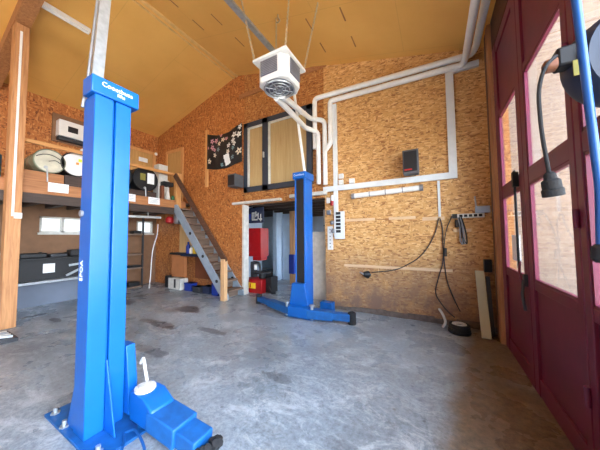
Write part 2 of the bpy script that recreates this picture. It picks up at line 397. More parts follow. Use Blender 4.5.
d3 = leaf('door_3', 3.215, 4.30, 3.36, 4.13); d4 = leaf('door_4', 2.205, 3.205, 2.28, 3.09); d5 = leaf('door_5', 1.15, 2.195, 1.25, 2.12)
b = B().tube([(XR-.03,3.40,2.2),(XR-.03,3.40,1.15)],.012).box((XR-.05,3.375,2.02),(XR,3.425,2.18)); struct(b.build('bolt_rod', M['black'], d3))
b = B().tube([(XR-.02,3.40,1.22),(XR-.04,3.36,1.1),(XR-.03,3.30,.98),(XR-.02,3.33,.8)],.011,8,.05); struct(b.build('door_handle', M['maroon'], d3))
b = B().box((XR-.03,3.25,.98),(XR,3.29,1.1)).tube([(XR-.03,3.27,1.04),(XR-.05,3.25,.9),(XR-.03,3.26,.74)],.014,8,.04); struct(b.build('lower_latch', M['darkgrey'], d3))
b = B()
for z in (.5,1.6,2.7,3.6): b.cyl((XR-.012,2.20,z-.06),(XR-.012,2.20,z+.06),.016)
struct(b.build('hinge', M['maroon'], d4))
tag(B().box((XR+.012,3.58,1.20),(XR+.019,3.82,1.50)).build('paper_notice', M['paper']), 'white paper notice stuck low on glass of the far maroon gate leaf', 'notice')
# outside
g = struct(B().box((.95,-14,-.16),(20,16,-.04)).build('ground', M['gravel'], origin=O0))
struct(B().box((-26,-24,-.17),(.95,YF-.3,-.05)).build('ground', simple('pale_forecourt_concrete', (196,190,180), .9, 0, .1, 2), origin=O0))
hs = thing('neighbour_house', (5,7,-.05), 'pale stone house wall seen through the gate windows', 'building')
B().box((1.1,6.6,-.05),(12,9.5,10.5)).build('wall', M['stone'], hs)
def hwin(x,z):
    y = 6.6; f = B().box((x-.5,y-.06,z),(x+.5,y,z+.07)).box((x-.5,y-.06,z+1.23),(x+.5,y,z+1.3)).box((x-.5,y-.06,z),(x-.43,y,z+1.3)).box((x+.43,y-.06,z),(x+.5,y,z+1.3)).box((x-.03,y-.06,z),(x+.03,y,z+1.3)).build('window', M['white'], hs)
    B().box((x-.43,y-.03,z+.07),(x+.43,y-.01,z+1.23)).build('pane', simple('house_window_glass', (150,190,210), .1), f)
hwin(3.6, 7.6)
# doors upstairs
def panel_door(n, face, a0, a1, z0, z1, mt=None):
    P = (lambda lo,hi: ((lo[0],YB-hi[1],lo[2]),(hi[0],YB-lo[1],hi[2]))) if face == 'back' else (lambda lo,hi: ((XL+lo[1],lo[0],lo[2]),(XL+hi[1],hi[0],hi[2])))
    c = ((a0+a1)/2, YB, z0) if face == 'back' else (XL, (a0+a1)/2, z0)
    r = sempty(n, c); b = B(); t = .1
    for lo,hi in (((a0,0,z0),(a0+t,.045,z1)),((a1-t,0,z0),(a1,.045,z1)),((a0+t,0,z1-t),(a1-t,.045,z1))): b.box(*P(lo,hi))
    struct(b.build('door_frame', M['pine'], r, .004))
    struct(B().box(*P((a0+t,0,z0),(a1-t,.025,z1-t))).build('door_panel', mt or M['door_wood'], r))
    return r
D1 = panel_door('door_1', 'back', -7.89, -6.98, 2.56, 4.42)
D2 = panel_door('door_2', 'left', 3.15, 4.76, 2.56, 4.46)
tag(B().box((XL+.026,4.22,4.04),(XL+.032,4.50,4.18)).build('paper_sign', M['paper']), 'small white paper sign on the wide upstairs door beyond the railing', 'sign')
# battens and trims
def trim(i, lo, hi, mt, bev=.003): return struct(B().box(lo,hi).build('trim_%d' % i, mt, None, bev))
b = B().box((RX-.13,YF,RZ-.055),(RX-.10,YB,RZ-.02)).box((RX-.035,YF,RZ-.04),(RX+.035,YB,RZ-.008)).build('trim_1', simple('ridge_strip_wood', (228,186,118), .6), None, .004); struct(b)
trim(2, (-5.93,YB-.03,3.0),(-5.81,YB,4.72), M['pine'])
trim(3, (-1.62,YB-.03,1.81),(-1.02,YB-.012,1.86), M['batten'])
trim(4, (-.76,YB-.03,1.81),(-.30,YB-.012,1.86), M['batten'])
trim(11, (-.19,YB-.03,1.77),(.15,YB-.012,1.83), M['batten'])
trim(5, (-1.66,YB-.03,.88),(.24,YB-.012,.93), M['batten'])
trim(6, (.27,YB-.04,1.56),(.52,YB-.012,1.61), M['batten'])
# white timber lining round the storeroom opening
b = B().box((OL-.04,YB-.03,0),(OL+.03,YB+.16,OZ)); struct(b.build('trim_7', M['dirtwhite'], None, .004))
b = B().box((OL-.35,YB-.10,OZ+.02),(-3.2,YB,OZ+.08)).box((-2.95,YB-.09,OZ+.05),(OR_+.06,YB,OZ+.13)); struct(b.build('trim_8', M['dirtwhite'], None, .006))
trim(9, (-4.6,YB-.02,5.30),(-2.0,YB-.0,5.42), M['fascia'])
# rafter with timber post under it, left
b = B(); y0,y1 = 1.10,1.30
b.prism([(XL,y0,cz(XL)),(RX,y0,cz(RX)),(RX,y0,cz(RX)-.22),(XL,y0,cz(XL)-.22)],(0,y1-y0,0)); struct(b.build('trim_10', M['raw_lumber']))
tp = thing('timber_post', (-6.42,1.2,0), 'tall square pine timber post at left standing before the mezzanine', 'post')
B().box((-6.52,1.11,0),(-6.32,1.29,cz(-6.32)-.26)).build('post', wood('weathered_post_timber', (164,110,66), (208,152,100)), tp, .006)
cc = thing('cable_channel', (-6.315,1.2,0), 'thin white cable channel running up the tall pine post', 'cable channel')
B().box((-6.318,1.17,1.9),(-6.305,1.20,5.2)).build('channel', M['white'], cc)
B().box((-6.318,1.2,1.86),(-6.27,1.29,1.96)).build('switch_box', M['white'], cc, .004)
# nail slits pressed in the ceiling sheets
for x,y in ((-4.1,2.55),(-4.1,3.13),(-3.56,3.13),(-3.55,3.75),(-1.84,3.69),(-1.84,4.29),(-1.2,3.63),(-1.21,4.26),(-3.0,3.15),(-3.0,3.75)):
    n_ = B().beam((x,y-.14,cz(x)-.002),(x,y+.14,cz(x)-.002),.022,.004).build('slit', M['fascia'], ceil); struct(n_)
# ---------------------------------------------------------------- upper window
WX0,WX1,W0,W1 = -4.37,-2.36,2.68,4.52
w2 = sempty('window_2', ((WX0+WX1)/2,YB,W0)); b = B(); t = .13; yb,yf = YB,YB-.08; MX = -3.66
for lo,hi in (((WX0,yf,W0),(WX0+t,yb,W1)),((WX1-t,yf,W0),(WX1,yb,W1)),((WX0,yf,W0),(WX1,yb,W0+t)),((WX0,yf,W1-t),(WX1,yb,W1)),((MX-.09,yf,W0),(MX+.09,yb,W1))): b.box(lo,hi)
struct(b.build('window_frame', M['anthracite'], w2, .004))
struct(B().box((WX0+.05,YB-.022,W0+.05),(WX1-.05,YB-.002,W1-.05)).build('backing_board', M['ply'], w2))
b = B()
for x0,x1 in ((WX0+t,MX-.09),(MX+.09,WX1-t)):
    for lo,hi in (((x0,yf+.01,W0+t),(x0+.04,YB-.02,W1-t)),((x0,yf+.01,W1-t-.04),(x1,YB-.02,W1-t))): b.box(lo,hi)
struct(b.build('glazing_bead', M['dirtwhite'], w2))
for x0,x1 in ((WX0+t,MX-.09),(MX+.09,WX1-t)): struct(B().box((x0-.01,YB-.042,W0+t-.01),(x1+.01,YB-.036,W1-t+.01)).build('pane', M['glass'], w2))
struct(B().box((MX-.05,yf-.03,3.5),(MX-.02,yf,3.64)).build('handle', M['dirtwhite'], w2))
# speakers
def speaker(lo, hi, label, name='speaker', red=False):
    r = thing(name, ((lo[0]+hi[0])/2,(lo[1]+hi[1])/2,lo[2]), label, 'speaker', 'loudspeakers on the back wall')
    B().box(lo,hi).build('cabinet', M['spk'], r, .008)
    B().box((lo[0]+.02,lo[1]-.012,lo[2]+.03),(hi[0]-.02,lo[1],hi[2]-.03)).build('front_grille', M['black'], r, .006)
    if red: B().box((lo[0]+.03,lo[1]-.016,lo[2]+.05),(hi[0]-.1,lo[1]-.012,lo[2]+.075)).build('badge', M['red'], r)
    B().box(((lo[0]+hi[0])/2-.03,hi[1],(lo[2]+hi[2])/2-.05),((lo[0]+hi[0])/2+.03,YB-.001,(lo[2]+hi[2])/2+.05)).build('wall_bracket', M['grey'], r)
    return r
speaker((-.46,4.53,2.585),(-.21,4.74,3.0), 'dark grey box loudspeaker above the white conduit on right wall', 'loudspeaker', True)
speaker((-4.62,4.45,2.80),(-4.36,4.76,3.12), 'black box loudspeaker beside the lower left corner of the framed window', 'loudspeaker')
# flag
fl = thing('flag', (-5.15,YB-.02,3.55), 'black flag with flower print sagging on OSB wall left of the window', 'flag')
b = B(); nu,nv = 84,60; P = {}
def flagp(u,v):
    zt = 4.42+.16*(abs(u*2-1)**1.6)+.04*u; zb = 3.53-.09*math.sin(u*math.pi)+.02*u
    return Vector((-5.84+1.36*u, YB-.03-.07*math.sin(u*math.pi)*math.sin(v*math.pi)-.012*math.sin(u*17), zb+(zt-zb)*v))
for i in range(nu+1):
    for j in range(nv+1): P[i,j] = b.bm.verts.new(flagp(i/nu,j/nv))
FL = ((.18,.80,.07,2),(.30,.82,.07,2),(.20,.62,.07,2),(.27,.55,.05,2),(.44,.97,.05,2),(.42,.72,.06,3),(.52,.82,.06,3),(.60,.82,.05,2),(.95,.93,.06,1),(.82,.80,.08,1),(.93,.74,.07,1),(.80,.65,.06,1),(.68,.58,.06,1),(.83,.55,.05,1),(.66,.42,.06,3),(.80,.45,.05,4),(.93,.30,.08,3),(.78,.22,.05,4),(.10,.22,.07,3),(.28,.40,.06,3),(.40,.55,.06,4),(.48,.1,.05,4),(.06,.6,.04,2))
def printed(u,v):
    if .56 < u+.12*(v-.2) < .70 and .06 < v-.3*(u-.6) < .36: return 1
    for k,(fu,fv,r,mi) in enumerate(FL):
        dx,dy = (u-fu)*1.36,(v-fv)*.95; d = math.hypot(dx,dy); th = math.atan2(dy,dx)
        if d < r*(.86+.3*math.cos(5*th+k)) and d > r*.22: return mi
    return 0
for i in range(nu):
    for j in range(nv): b.mi = printed((i+.5)/nu,(j+.5)/nv); b._f([P[i,j],P[i+1,j],P[i+1,j+1],P[i,j+1]])
o = b.build('cloth', [M['black'],M['white'],M['pink'],M['cream'],M['teal']], fl); sm = o.modifiers.new('thick','SOLIDIFY'); sm.thickness = .006
# ---------------------------------------------------------------- pipes and trunking on the back wall
def pipe(name, pts, r, label, fil=.09, mt='pipe', cat='pipe', group=None): return tag(B().tube(pts, r, 12, fil).build(name, M[mt]), label, cat, group or 'white heating pipes on the wall')
Y1 = YB-.075
pipe('heating_pipe', [(-2.27,Y1,3.45),(-2.27,Y1,4.60),(.62,Y1,4.50),(.66,Y1-.2,4.50),(.66,-1.5,4.46)], .052, 'upper white pipe running along the gable then above the gate')
pipe('heating_pipe', [(-2.02,Y1,3.38),(-1.90,Y1,3.50),(-1.90,Y1,4.44),(.50,Y1-.0,4.37),(.52,Y1-.25,4.37),(.52,-1.5,4.34)], .052, 'lower white pipe of the pair along the gable', .07)
pipe('heating_pipe', [(-2.08,3.0,3.66),(-2.38,4.55,3.86),(-2.17,Y1-.05,3.80),(-2.17,Y1-.05,2.64)], .05, 'lower white heater pipe turning down beside the framed window', .1)
pipe('heating_pipe', [(-1.98,3.0,3.66),(-2.30,4.60,4.08),(-2.035,Y1-.0,4.04),(-2.035,Y1,2.62)], .05, 'upper white heater pipe bending at the wall', .1)
tr = thing('cable_trunking', (-.8,YB,2.5), 'pale grey cable trunking frame on the right OSB wall', 'trunking')
ya = YB-.06
for lo,hi in (((-2.10,ya,2.47),(.36,YB-.012,2.58)),((-1.86,ya,2.58),(-1.77,YB,4.36)),((-1.86,ya,1.50),(-1.77,YB-.012,2.47)),((.24,ya,2.58),(.36,YB,4.30)),((.24,ya,4.30),(.72,YB,4.40))):
    B().box(lo,hi).build('duct', M['trunk'], tr, .005)
def sock(x,z,w,h,label,mt='white',name='socket_box',d=.05): return tag(B().box((x-w/2,YB-.012-d,z-h/2),(x+w/2,YB-.012,z+h/2)).build(name, M[mt], None, .006), label, 'socket', 'small boxes on the back wall')
sock(-1.69,2.77,.1,.1,'uppermost small white box beside the vertical trunking')
sock(-1.69,2.64,.1,.1,'small white box on conduit nearest the vertical trunking')
sock(-1.46,2.64,.11,.1,'small white box on top of conduit, right of another')
sock(-1.99,2.28,.07,.12,'white switch box near the top right of the opening')
sock(-1.98,2.02,.09,.10,'grey switch box beside opening below the white one','grey')
b = B().lathe((-1.90,YB-.05,2.16),(0.05,0,1),[(.03,0),(.04,.06),(.03,.1)],12).build('warning_lamp', M['red']); tag(b,'red and white lamp hung beside the trunking','lamp')
ww = B().lathe((-1.895,YB-.05,2.26),(0.05,0,1),[(.034,0),(.036,.08),(.02,.13)],12).build('lamp_cap', M['white'], b)
so = thing('outlet_block', (-1.68,YB,1.6), 'pale grey column of black sockets on the wall below the trunking', 'socket panel')
B().box((-1.84,YB-.09,1.45),(-1.62,YB-.061,2.02)).build('panel', M['trunk'], so, .005)
for k in range(6): B().box((-1.80,YB-.10,1.58+k*.075),(-1.70,YB-.09,1.635+k*.075)).build('socket', M['black'], so)
st = thing('wall_rail', (-1.97,YB,1.3), 'white perforated rail on wall edge right of the storeroom opening', 'rail')
B().box((-2.02,YB-.035,1.22),(-1.90,YB-.012,1.72)).build('strip', M['white'], st, .004)
for k in range(6): B().box((-1.97,YB-.038,1.27+k*.075),(-1.95,YB-.035,1.29+k*.075)).build('hole', M['black'], st)
B().ball((-1.88,YB-.06,1.62),.05).build('plug', M['grey'], st); B().ball((-1.9,YB-.06,1.80),.045).build('plug', M['grey'], st)
wl_ = thing('wall_clip', (-1.2,YB,.70), 'black hook holder on the lower wall right of the rail', 'holder')
B().lathe((-1.15,YB-.012,.74),(-.5,-.8,.2),[(.04,0),(.075,.05),(.05,.13),(.02,.16)],12).build('body', M['black'], wl_)
B().tube([(-1.22,YB-.13,.76),(-1.29,YB-.2,.81)],.012).build('hook', M['grey'], wl_)
fx = thing('tube_light', (-.85,YB-.06,2.36), 'white fluorescent tube light mounted below the conduit on right wall', 'light')
B().cyl((-1.42,YB-.06,2.32),(-.20,YB-.06,2.36),.05).build('tube', M['pipe'], fx)
for x,z in ((-1.43,2.319),(-.19,2.361)): B().cyl((x-.03,YB-.06,z),(x+.03,YB-.06,z),.058).build('end_cap', M['grey'], fx)
for x in (-1.1,-.8,-.5): B().cyl((x-.008,YB-.06,2.3255+(x+1.27)*.033),(x+.008,YB-.06,2.326+(x+1.27)*.033),.0515).build('band', M['grey'], fx)
tag(B().box((.06,YB-.03,1.83),(.10,YB-.012,2.46)).build('conduit', M['trunk'], None, .004),'thin white conduit dropping from trunking above the power strip','conduit')
ps = thing('power_strip', (.5,YB,1.8), 'black and white power strip along right end of the back wall', 'power strip')
B().box((.25,YB-.06,1.79),(.70,YB-.012,1.86)).build('body', M['white'], ps, .005)
for k in range(5): B().box((.36+k*.066,YB-.066,1.805),(.405+k*.066,YB-.06,1.845)).build('socket', M['black'], ps)
B().box((.26,YB-.08,1.79),(.33,YB-.06,1.86)).build('plug', M['black'], ps)
ro = thing('router', (.66,YB-.06,1.862), 'white router box with antenna on the power strip at right corner', 'router')
B().box((.58,YB-.10,1.862),(.77,YB-.015,1.97)).build('case', M['palewall'], ro, .01)
B().cyl((.595,YB-.03,1.97),(.585,YB-.03,2.14),.011).build('antenna', M['steel'], ro)
def cable(pts, r, label, mt='black', name='cable', n=6):
    Q = []; P = [Vector(p) for p in pts]
    for i in range(len(P)-1):
        a,b_,c,d = P[max(i-1,0)],P[i],P[i+1],P[min(i+2,len(P)-1)]
        for k in range(8):
            t = k/8; Q.append(.5*((2*b_)+(c-a)*t+(2*a-5*b_+4*c-d)*t*t+(3*b_-a-3*c+d)*t**3))
    Q.append(P[-1]); return tag(B().tube(Q,r,n).build(name, M[mt]), label, 'cable')
yc = YB-.03
cable([(.06,yc-.01,1.80),(.0,yc,1.55),(-.12,yc,1.30),(-.26,yc,1.12),(-.42,yc,1.0),(-.68,yc,.87),(-1.10,yc-.03,.80)], .009, 'dark cable sagging across the wall from conduit to holder', 'darkgrey')
cable([(.08,yc-.01,1.80),(.11,yc,1.65),(.11,yc,1.35),(.10,yc,1.05),(.02,yc,.75),(-.02,yc-.01,.5),(.10,yc-.02,.28),(.24,yc-.06,.15)], .009, 'dark cable bowing left down to the coil on the floor', 'darkgrey')
cable([(.26,yc-.05,1.83),(.17,yc-.02,1.6),(.125,yc-.02,1.3),(.125,yc,1.0),(.16,yc,.7),(.25,yc-.01,.42),(.32,yc-.02,.25)], .009, 'dark cable with inline plug hanging from left end of power strip', 'darkgrey')
tag(B().cyl((.135,yc-.03,1.15),(.135,yc-.03,1.29),.03).build('inline_plug', M['black']), 'black inline plug on the hanging cables', 'plug')
cb = thing('cable_bundle', (.45,YB-.08,1.6), 'looped bundle of dark cables hanging below the power strip', 'cable')
for k in range(4): B().tube([(.34+.015*k,yc-.06,1.80),(.36+.02*k,yc-.05-.01*k,1.65),(.36+.03*k,yc-.05,1.40+.02*k),(.39+.02*k,yc-.06,1.34),(.39,yc-.05,1.46),(.38,yc-.06,1.68)],.011,6,.06).build('loop', M['black' if k%2 else 'grey'], cb)
B().box((.30,YB-.09,1.64),(.37,YB-.012,1.76)).build('plug', M['black'], cb, .01)
cl = thing('hose_coil', (.28,4.50,0), 'black coiled cable lying on the floor in the right corner', 'coil')
for k in range(4): B().tube([(.28+(.135-.005*k)*math.cos(2*math.pi*q/20),4.50+(.135-.005*k)*math.sin(2*math.pi*q/20),.022+.034*k) for q in range(20)],.02,8,0,True).build('turn', M['rubber'], cl)
B().tube([(.28+.08*math.cos(2*math.pi*q/16),4.50+.08*math.sin(2*math.pi*q/16),.13) for q in range(16)],.02,8,0,True).build('inner_ring', M['dirtwhite'], cl)
cable([(.06,4.62,.012),(.1,4.62,.10),(.07,4.66,.20),(.02,4.76,.26)], .02, 'short white hose end curling up from floor beside the coil', 'dirtwhite','hose_end',8)
lb = thing('leaning_board', (.62,4.55,0), 'tall off white board leaning in the corner beside the gate', 'board')
B().beam((.60,4.40,.012),(.60,4.80,.93),.115,.035,(0,-1,.3)).build('board', M['leanboard'], lb, .004)
tag(B().box((.66,YB-.10,.92),(.76,YB-.012,1.12)).build('valve_box', M['black'], None, .01), 'small black device on the corner post above the leaning board', 'device')
tag(B().beam((.69,4.50,.02),(.69,4.72,.86),.05,.04,(0,-1,.3)).build('dark_plank', M['darkgrey']), 'narrow dark plank behind the off white leaning board', 'plank')
# ---------------------------------------------------------------- heater
hx,hy,hz = -1.92,2.87,3.68
ht = thing('unit_heater', (hx,hy,hz), 'white box unit heater with fan hung on chains under ceiling', 'heater')
B().prism([(hx-.25,hy-.17,hz),(hx-.17,hy-.25,hz),(hx+.17,hy-.25,hz),(hx+.25,hy-.17,hz),(hx+.25,hy+.14,hz),(hx+.14,hy+.25,hz),(hx-.14,hy+.25,hz),(hx-.25,hy+.14,hz)],(0,0,.32)).build('housing', M['white'], ht, .012)
B().box((hx-.29,hy-.28,hz+.32),(hx+.28,hy+.28,hz+.36)).build('top_plate', M['white'], ht, .006)
for nm,(lo,hi),ax in (('s',((hx-.16,hy-.258,hz+.08),(hx+.12,hy-.25,hz+.30)),0),('e',((hx+.25,hy-.13,hz+.08),(hx+.258,hy+.13,hz+.30)),1)):
    g_ = B().box(lo,hi).build('side_grille', M['louver'], ht)
    b = B()
    for k in range(9):
        z = lo[2]+.015+k*.024
        if ax == 0: b.box((lo[0],lo[1]-.008,z),(hi[0],lo[1],z+.008))
        else: b.box((hi[0],lo[1],z),(hi[0]+.008,hi[1],z+.008))
    b.build('slats', M['grey'], g_)
fc = (hx,hy-.02,hz)
b = B()
for r_ in (.215,.15,.09): b.tube([(fc[0]+r_*math.cos(2*math.pi*q/28),fc[1]+r_*math.sin(2*math.pi*q/28),hz-.03) for q in range(28)],.008 if r_<.2 else .014,6,0,True)
for k in range(4): a = k*math.pi/4; b.tube([(fc[0]+.21*math.cos(a),fc[1]+.21*math.sin(a),hz-.03),(fc[0]-.21*math.cos(a),fc[1]-.21*math.sin(a),hz-.03)],.006,6)
b.build('fan_guard', M['steel'], ht)
B().cyl((fc[0],fc[1],hz-.004),(fc[0],fc[1],hz+.0),.215,28).build('fan_well', M['louver'], ht)
B().cyl((fc[0],fc[1],hz-.035),(fc[0],fc[1],hz-.004),.05,16).build('motor_hub', M['fan'], ht)
for k in range(5):
    a = k*2*math.pi/5+.3; d = Vector((math.cos(a),math.sin(a),0)); s_ = Vector((-d.y,d.x,0)); c0 = Vector((fc[0],fc[1],hz-.014))
    B().prism([c0+d*.05-s_*.02+Vector((0,0,.006)),c0+d*.19-s_*.065+Vector((0,0,.006)),c0+d*.19+s_*.05-Vector((0,0,.006)),c0+d*.05+s_*.02-Vector((0,0,.006))],(0,0,.003)).build('fan_blade', M['fan'], ht)
for (cx,cy,tx,ty) in ((hx-.27,hy-.26,-2.62,2.75),(hx+.26,hy-.26,-1.84,3.02),(hx+.26,hy+.26,-1.50,3.32),(hx-.26,hy+.26,-2.35,3.4)):
    a = Vector((cx,cy,hz+.36)); b_ = Vector((tx,ty,cz(tx)-.005)); L = (b_-a).length; n = int(L/.05); b = B(); d = (b_-a).normalized()
    u0 = d.cross(Vector((0,1,0))).normalized(); w0 = d.cross(u0)
    for k in range(n):
        c0 = a+d*(k+.5)*L/n; s_ = u0 if k%2 else w0
        b.tube([c0+d*.033*math.cos(q*math.pi/4)+s_*.014*math.sin(q*math.pi/4) for q in range(8)],.0055,5,0,True)
    b.build('chain', M['chain'], ht)
tag(B().tube([(-2.28,3.35,cz(-2.28)),(-2.28,3.35,cz(-2.28)-.06),(-2.24,3.35,cz(-2.28)-.12),(-2.28,3.35,cz(-2.28)-.15),(-2.31,3.35,cz(-2.28)-.12)],.014,8,.03).build('ceiling_hook', M['chain']), 'small metal hook in ceiling beside the heater chains', 'hook')
tl = thing('tube_light', (-5.9,1.5,5.45), 'white fluorescent batten on ceiling at upper left', 'light')
B().box((-5.95,.6,cz(-5.9)-.10),(-5.86,2.0,cz(-5.95)-.005)).build('body', M['pipe'], tl, .006)
B().cyl((-5.9,.62,cz(-5.9)-.12),(-5.9,1.98,cz(-5.9)-.12),.02).build('tube', M['white'], tl)
# ---------------------------------------------------------------- two-post lift
lettering = M['text']
def gusset(root, pts, ext): B().prism(pts, ext).build('gusset', M['blue'], root, .003)
def arm(root, pts, w, h, pad, padc):
    A = B().beam(pts[0], pts[1], w, h)
    if len(pts) > 2: A.beam(pts[1], pts[2], w*.8, h*.78)
    return A.build('lift_arm', M['blue_dirty'], root, .008)
# front post
px0,px1,py0,py1 = -2.48,-2.285,.82,1.08; PH = 2.64
lp = thing('lift_post', (-2.38,.95,0), 'nearest blue lift post at left, tallest in view', 'lift post', 'two post car lift columns')
B().box((px0,py0,.02),(px1,.945,PH)).box((px0,.965,.02),(px1-.004,py1,PH)).box((px0,.94,.02),(px1-.02,.96,PH)).build('column', M['blue'], lp, .006)
B().box((px0+.05,py0-.03,PH),(px1+.02,py1+.05,PH+.14)).build('top_cap', M['blue'], lp, .008)
text('Coostbuss','lettering',lettering,lp,(px1+.0215,.965,PH+.088),(0,1,0),(0,0,1),.052)
text('lifts','lettering',lettering,lp,(px1+.0215,.99,PH+.045),(0,1,0),(0,0,1),.042)
text('SPOA','lettering',lettering,lp,(px0+.06,py0-.0015,1.25),(0,0,1),(-1,0,0),.066)
B().box((-2.93,.78,0),(-2.0,1.22,.02)).build('base_plate', M['blue_dirty'], lp, .003)
gusset(lp, [(px1,.945,.02),(px1+.16,.945,.02),(px1,.945,.55)], (0,.012,0))
gusset(lp, [(px0,.83,.02),(px0-.14,.83,.02),(px0,.83,.42)], (0,.012,0))
gusset(lp, [(px0,1.05,.02),(px0-.14,1.05,.02),(px0,1.05,.42)], (0,.012,0))
for x,y in ((-2.86,.83),(-2.60,.81),(-2.86,1.16),(-2.08,.83)): B().cyl((x,y,.02),(x,y,.07),.016,8).cyl((x,y,.02),(x,y,.032),.032,6).build('anchor_bolt', M['steel'], lp)
B().box((px0-.015,py0+.03,1.66),(px0+.0,py0+.09,1.74)).cyl((px0+.05,py0-.02,1.70),(px0+.05,py0,1.70),.025,10).build('lock_knob', M['grey'], lp, .004)
# carriage and arm on the far side
B().prism([(px1-.16,py1+.005,.06),(px1+.06,py1+.005,.06),(px1+.05,py1+.005,.30),(px1+.0,py1+.005,.60),(px1-.12,py1+.005,.60)],(0,.07,0)).build('carriage', M['blue'], lp, .005)
B().cyl((-2.05,1.12,.04),(-2.05,1.12,.30),.05,16).build('arm_pivot', M['blue_dirty'], lp)
B().cyl((-2.05,1.12,.30),(-2.05,1.12,.325),.075,20).cyl((-2.05,1.12,.325),(-2.05,1.12,.34),.045,8).build('pivot_disc', M['dirtwhite'], lp, .003)
B().prism([(-2.14,1.05,.08),(-1.84,1.05,.08),(-1.84,1.05,.23),(-1.96,1.05,.30),(-2.14,1.05,.30)],(0,.18,0)).build('arm_elbow', M['blue'], lp, .012)
B().beam((-1.90,1.14,.155),(-1.60,1.155,.125),.20,.14).beam((-1.66,1.155,.12),(-1.42,1.165,.10),.165,.11).build('lift_arm', M['blue_dirty'], lp, .01)
b = B()
for k in range(12): b.cyl((-1.40+.02*math.sin(k*5.1),1.17+.075*math.cos(k*2.2),.0+.02),(-1.36+.03*math.sin(k*3.3),1.17+.08*math.cos(k*2.2),.10+.02*math.sin(k)),.028,7)
b.build('arm_pad', M['rubber'], lp, .003)
B().tube([(-2.10,1.00,.03),(-2.03,1.04,.06),(-1.86,1.00,.07),(-1.74,.96,.07),(-1.66,.84,.04)],.009,8,.05).tube([(-2.10,1.00,.03),(-1.98,.95,.04),(-1.84,.82,.04)],.009,8,.05).build('foot_guard', M['blue_dirty'], lp)
B().tube([(-2.10,1.16,.33),(-2.14,1.16,.44),(-2.18,1.17,.50),(-2.22,1.17,.44)],.012,8,.03).build('release_hook', M['dirtwhite'], lp)
B().tube([(-2.60,1.05,.02),(-2.60,1.05,.30),(-2.68,1.15,.34),(-2.68,1.3,.22),(-2.60,1.3,.02)],.01,8,.04).build('side_loop', M['blue_dirty'], lp)
# back post
qx0,qx1,qy0,qy1 = -2.40,-2.17,4.08,4.40
lq = thing('lift_post', (-2.23,4.2,0), 'farther blue lift post before the storeroom opening', 'lift post', 'two post car lift columns')
B().box((qx0,qy0+.06,.02),(qx1,qy1,PH)).box((qx0,qy0,.02),(qx0+.03,qy0+.07,PH)).box((qx1-.03,qy0,.02),(qx1,qy0+.07,PH)).build('column', M['blue'], lq, .005)
B().box((qx0+.025,qy0+.01,.45),(qx1-.03,qy0+.06,PH-.02)).build('slot_cover', M['black'], lq)
B().box((qx0-.03,qy0-.03,PH),(qx1+.03,qy1+.02,PH+.13)).build('top_cap', M['blue'], lq, .008)
text('Coostbuss','lettering',lettering,lq,((qx0+qx1)/2,qy0-.0315,PH+.07),(1,0,0),(0,0,1),.055)
B().box((-2.55,3.92,0),(-1.95,4.62,.02)).build('base_plate', M['blue_dirty'], lq, .003)
B().prism([(-2.50,3.98,.05),(-2.05,3.98,.05),(-2.15,3.98,.62),(-2.42,3.98,.62)],(0,.10,0)).build('carriage', M['blue'], lq, .006)
B().box((-2.44,3.86,.04),(-2.02,4.02,.22)).build('arm_bracket', M['blue'], lq, .006)
for x in (-2.50,-1.97): B().cyl((x,3.93,.02),(x,3.93,.26),.028,12).cyl((x,3.93,.26),(x,3.93,.28),.05,12).build('arm_pin', M['steel'], lq)
B().beam((-2.40,3.94,.12),(-3.10,4.22,.115),.16,.13).beam((-3.05,4.2,.11),(-3.55,4.40,.105),.125,.10).build('lift_arm', M['blue_dirty'], lq, .008)
B().beam((-2.06,3.94,.12),(-1.60,4.03,.115),.17,.15).beam((-1.65,4.02,.115),(-1.32,4.09,.11),.14,.12).build('lift_arm', M['blue_dirty'], lq, .008)
for x,y in ((-3.55,4.40),(-1.29,4.10)): B().cyl((x,y,.0),(x,y,.19),.07,14).cyl((x,y,.19),(x,y,.205),.05,8).build('arm_pad', M['rubber'], lq, .004)
B().box((-2.05,4.45,.0),(-1.80,4.62,.20)).build('power_foot', M['blue_dirty'], lq, .006)
# overhead cable channel between the posts
oc = thing('overhead_channel', (-2.42,2.5,2.75), 'pale overhead cable channel rising from both lift posts below ceiling', 'cable channel')
B().beam((-2.375,.86,PH+.14),(-2.42,.98,4.83),.075,.03,(1,0,0)).build('riser', M['steel'], oc)
B().tube([(-2.45,.80,PH-.08),(-2.45,.83,PH+.2),(-2.465,.96,4.83)],.011,8).build('hose', M['grey'], oc)
B().box((-2.48,.92,4.82),(-2.39,4.05,4.86)).build('crossbar', M['steel'], oc)
B().beam((-2.24,4.22,PH+.13),(-2.42,4.02,4.84),.07,.025,(1,0,0)).build('riser', M['pipe'], oc)
# ---------------------------------------------------------------- mezzanine
mz = thing('mezzanine', (-7.4,2.2,2.15), 'timber mezzanine platform with railing along the left wall', 'mezzanine')
MXE = -6.50
B().box((XL+.001,-1.2,2.48),(MXE-.04,YB-.002,2.55)).build('deck', M['joist'], mz)
B().box((MXE-.04,-1.2,2.36),(MXE,YB-.25,2.58)).build('fascia', M['fascia'], mz, .004)
B().box((MXE-.10,-1.2,2.18),(MXE-.02,4.55,2.36)).build('edge_beam', M['joist'], mz, .004)
for k in range(15): B().box((XL+.001,-1.1+k*.4,2.26),(MXE-.10,-1.02+k*.4,2.48)).build('joist', M['joist'], mz)
B().box((MXE-.07,1.29,3.30),(MXE-.02,4.32,3.37)).build('rail', M['pine_y'], mz, .004)
B().box((MXE-.08,4.28,2.18),(MXE+.05,4.42,3.38)).build('railing_post', M['pine'], mz, .004)
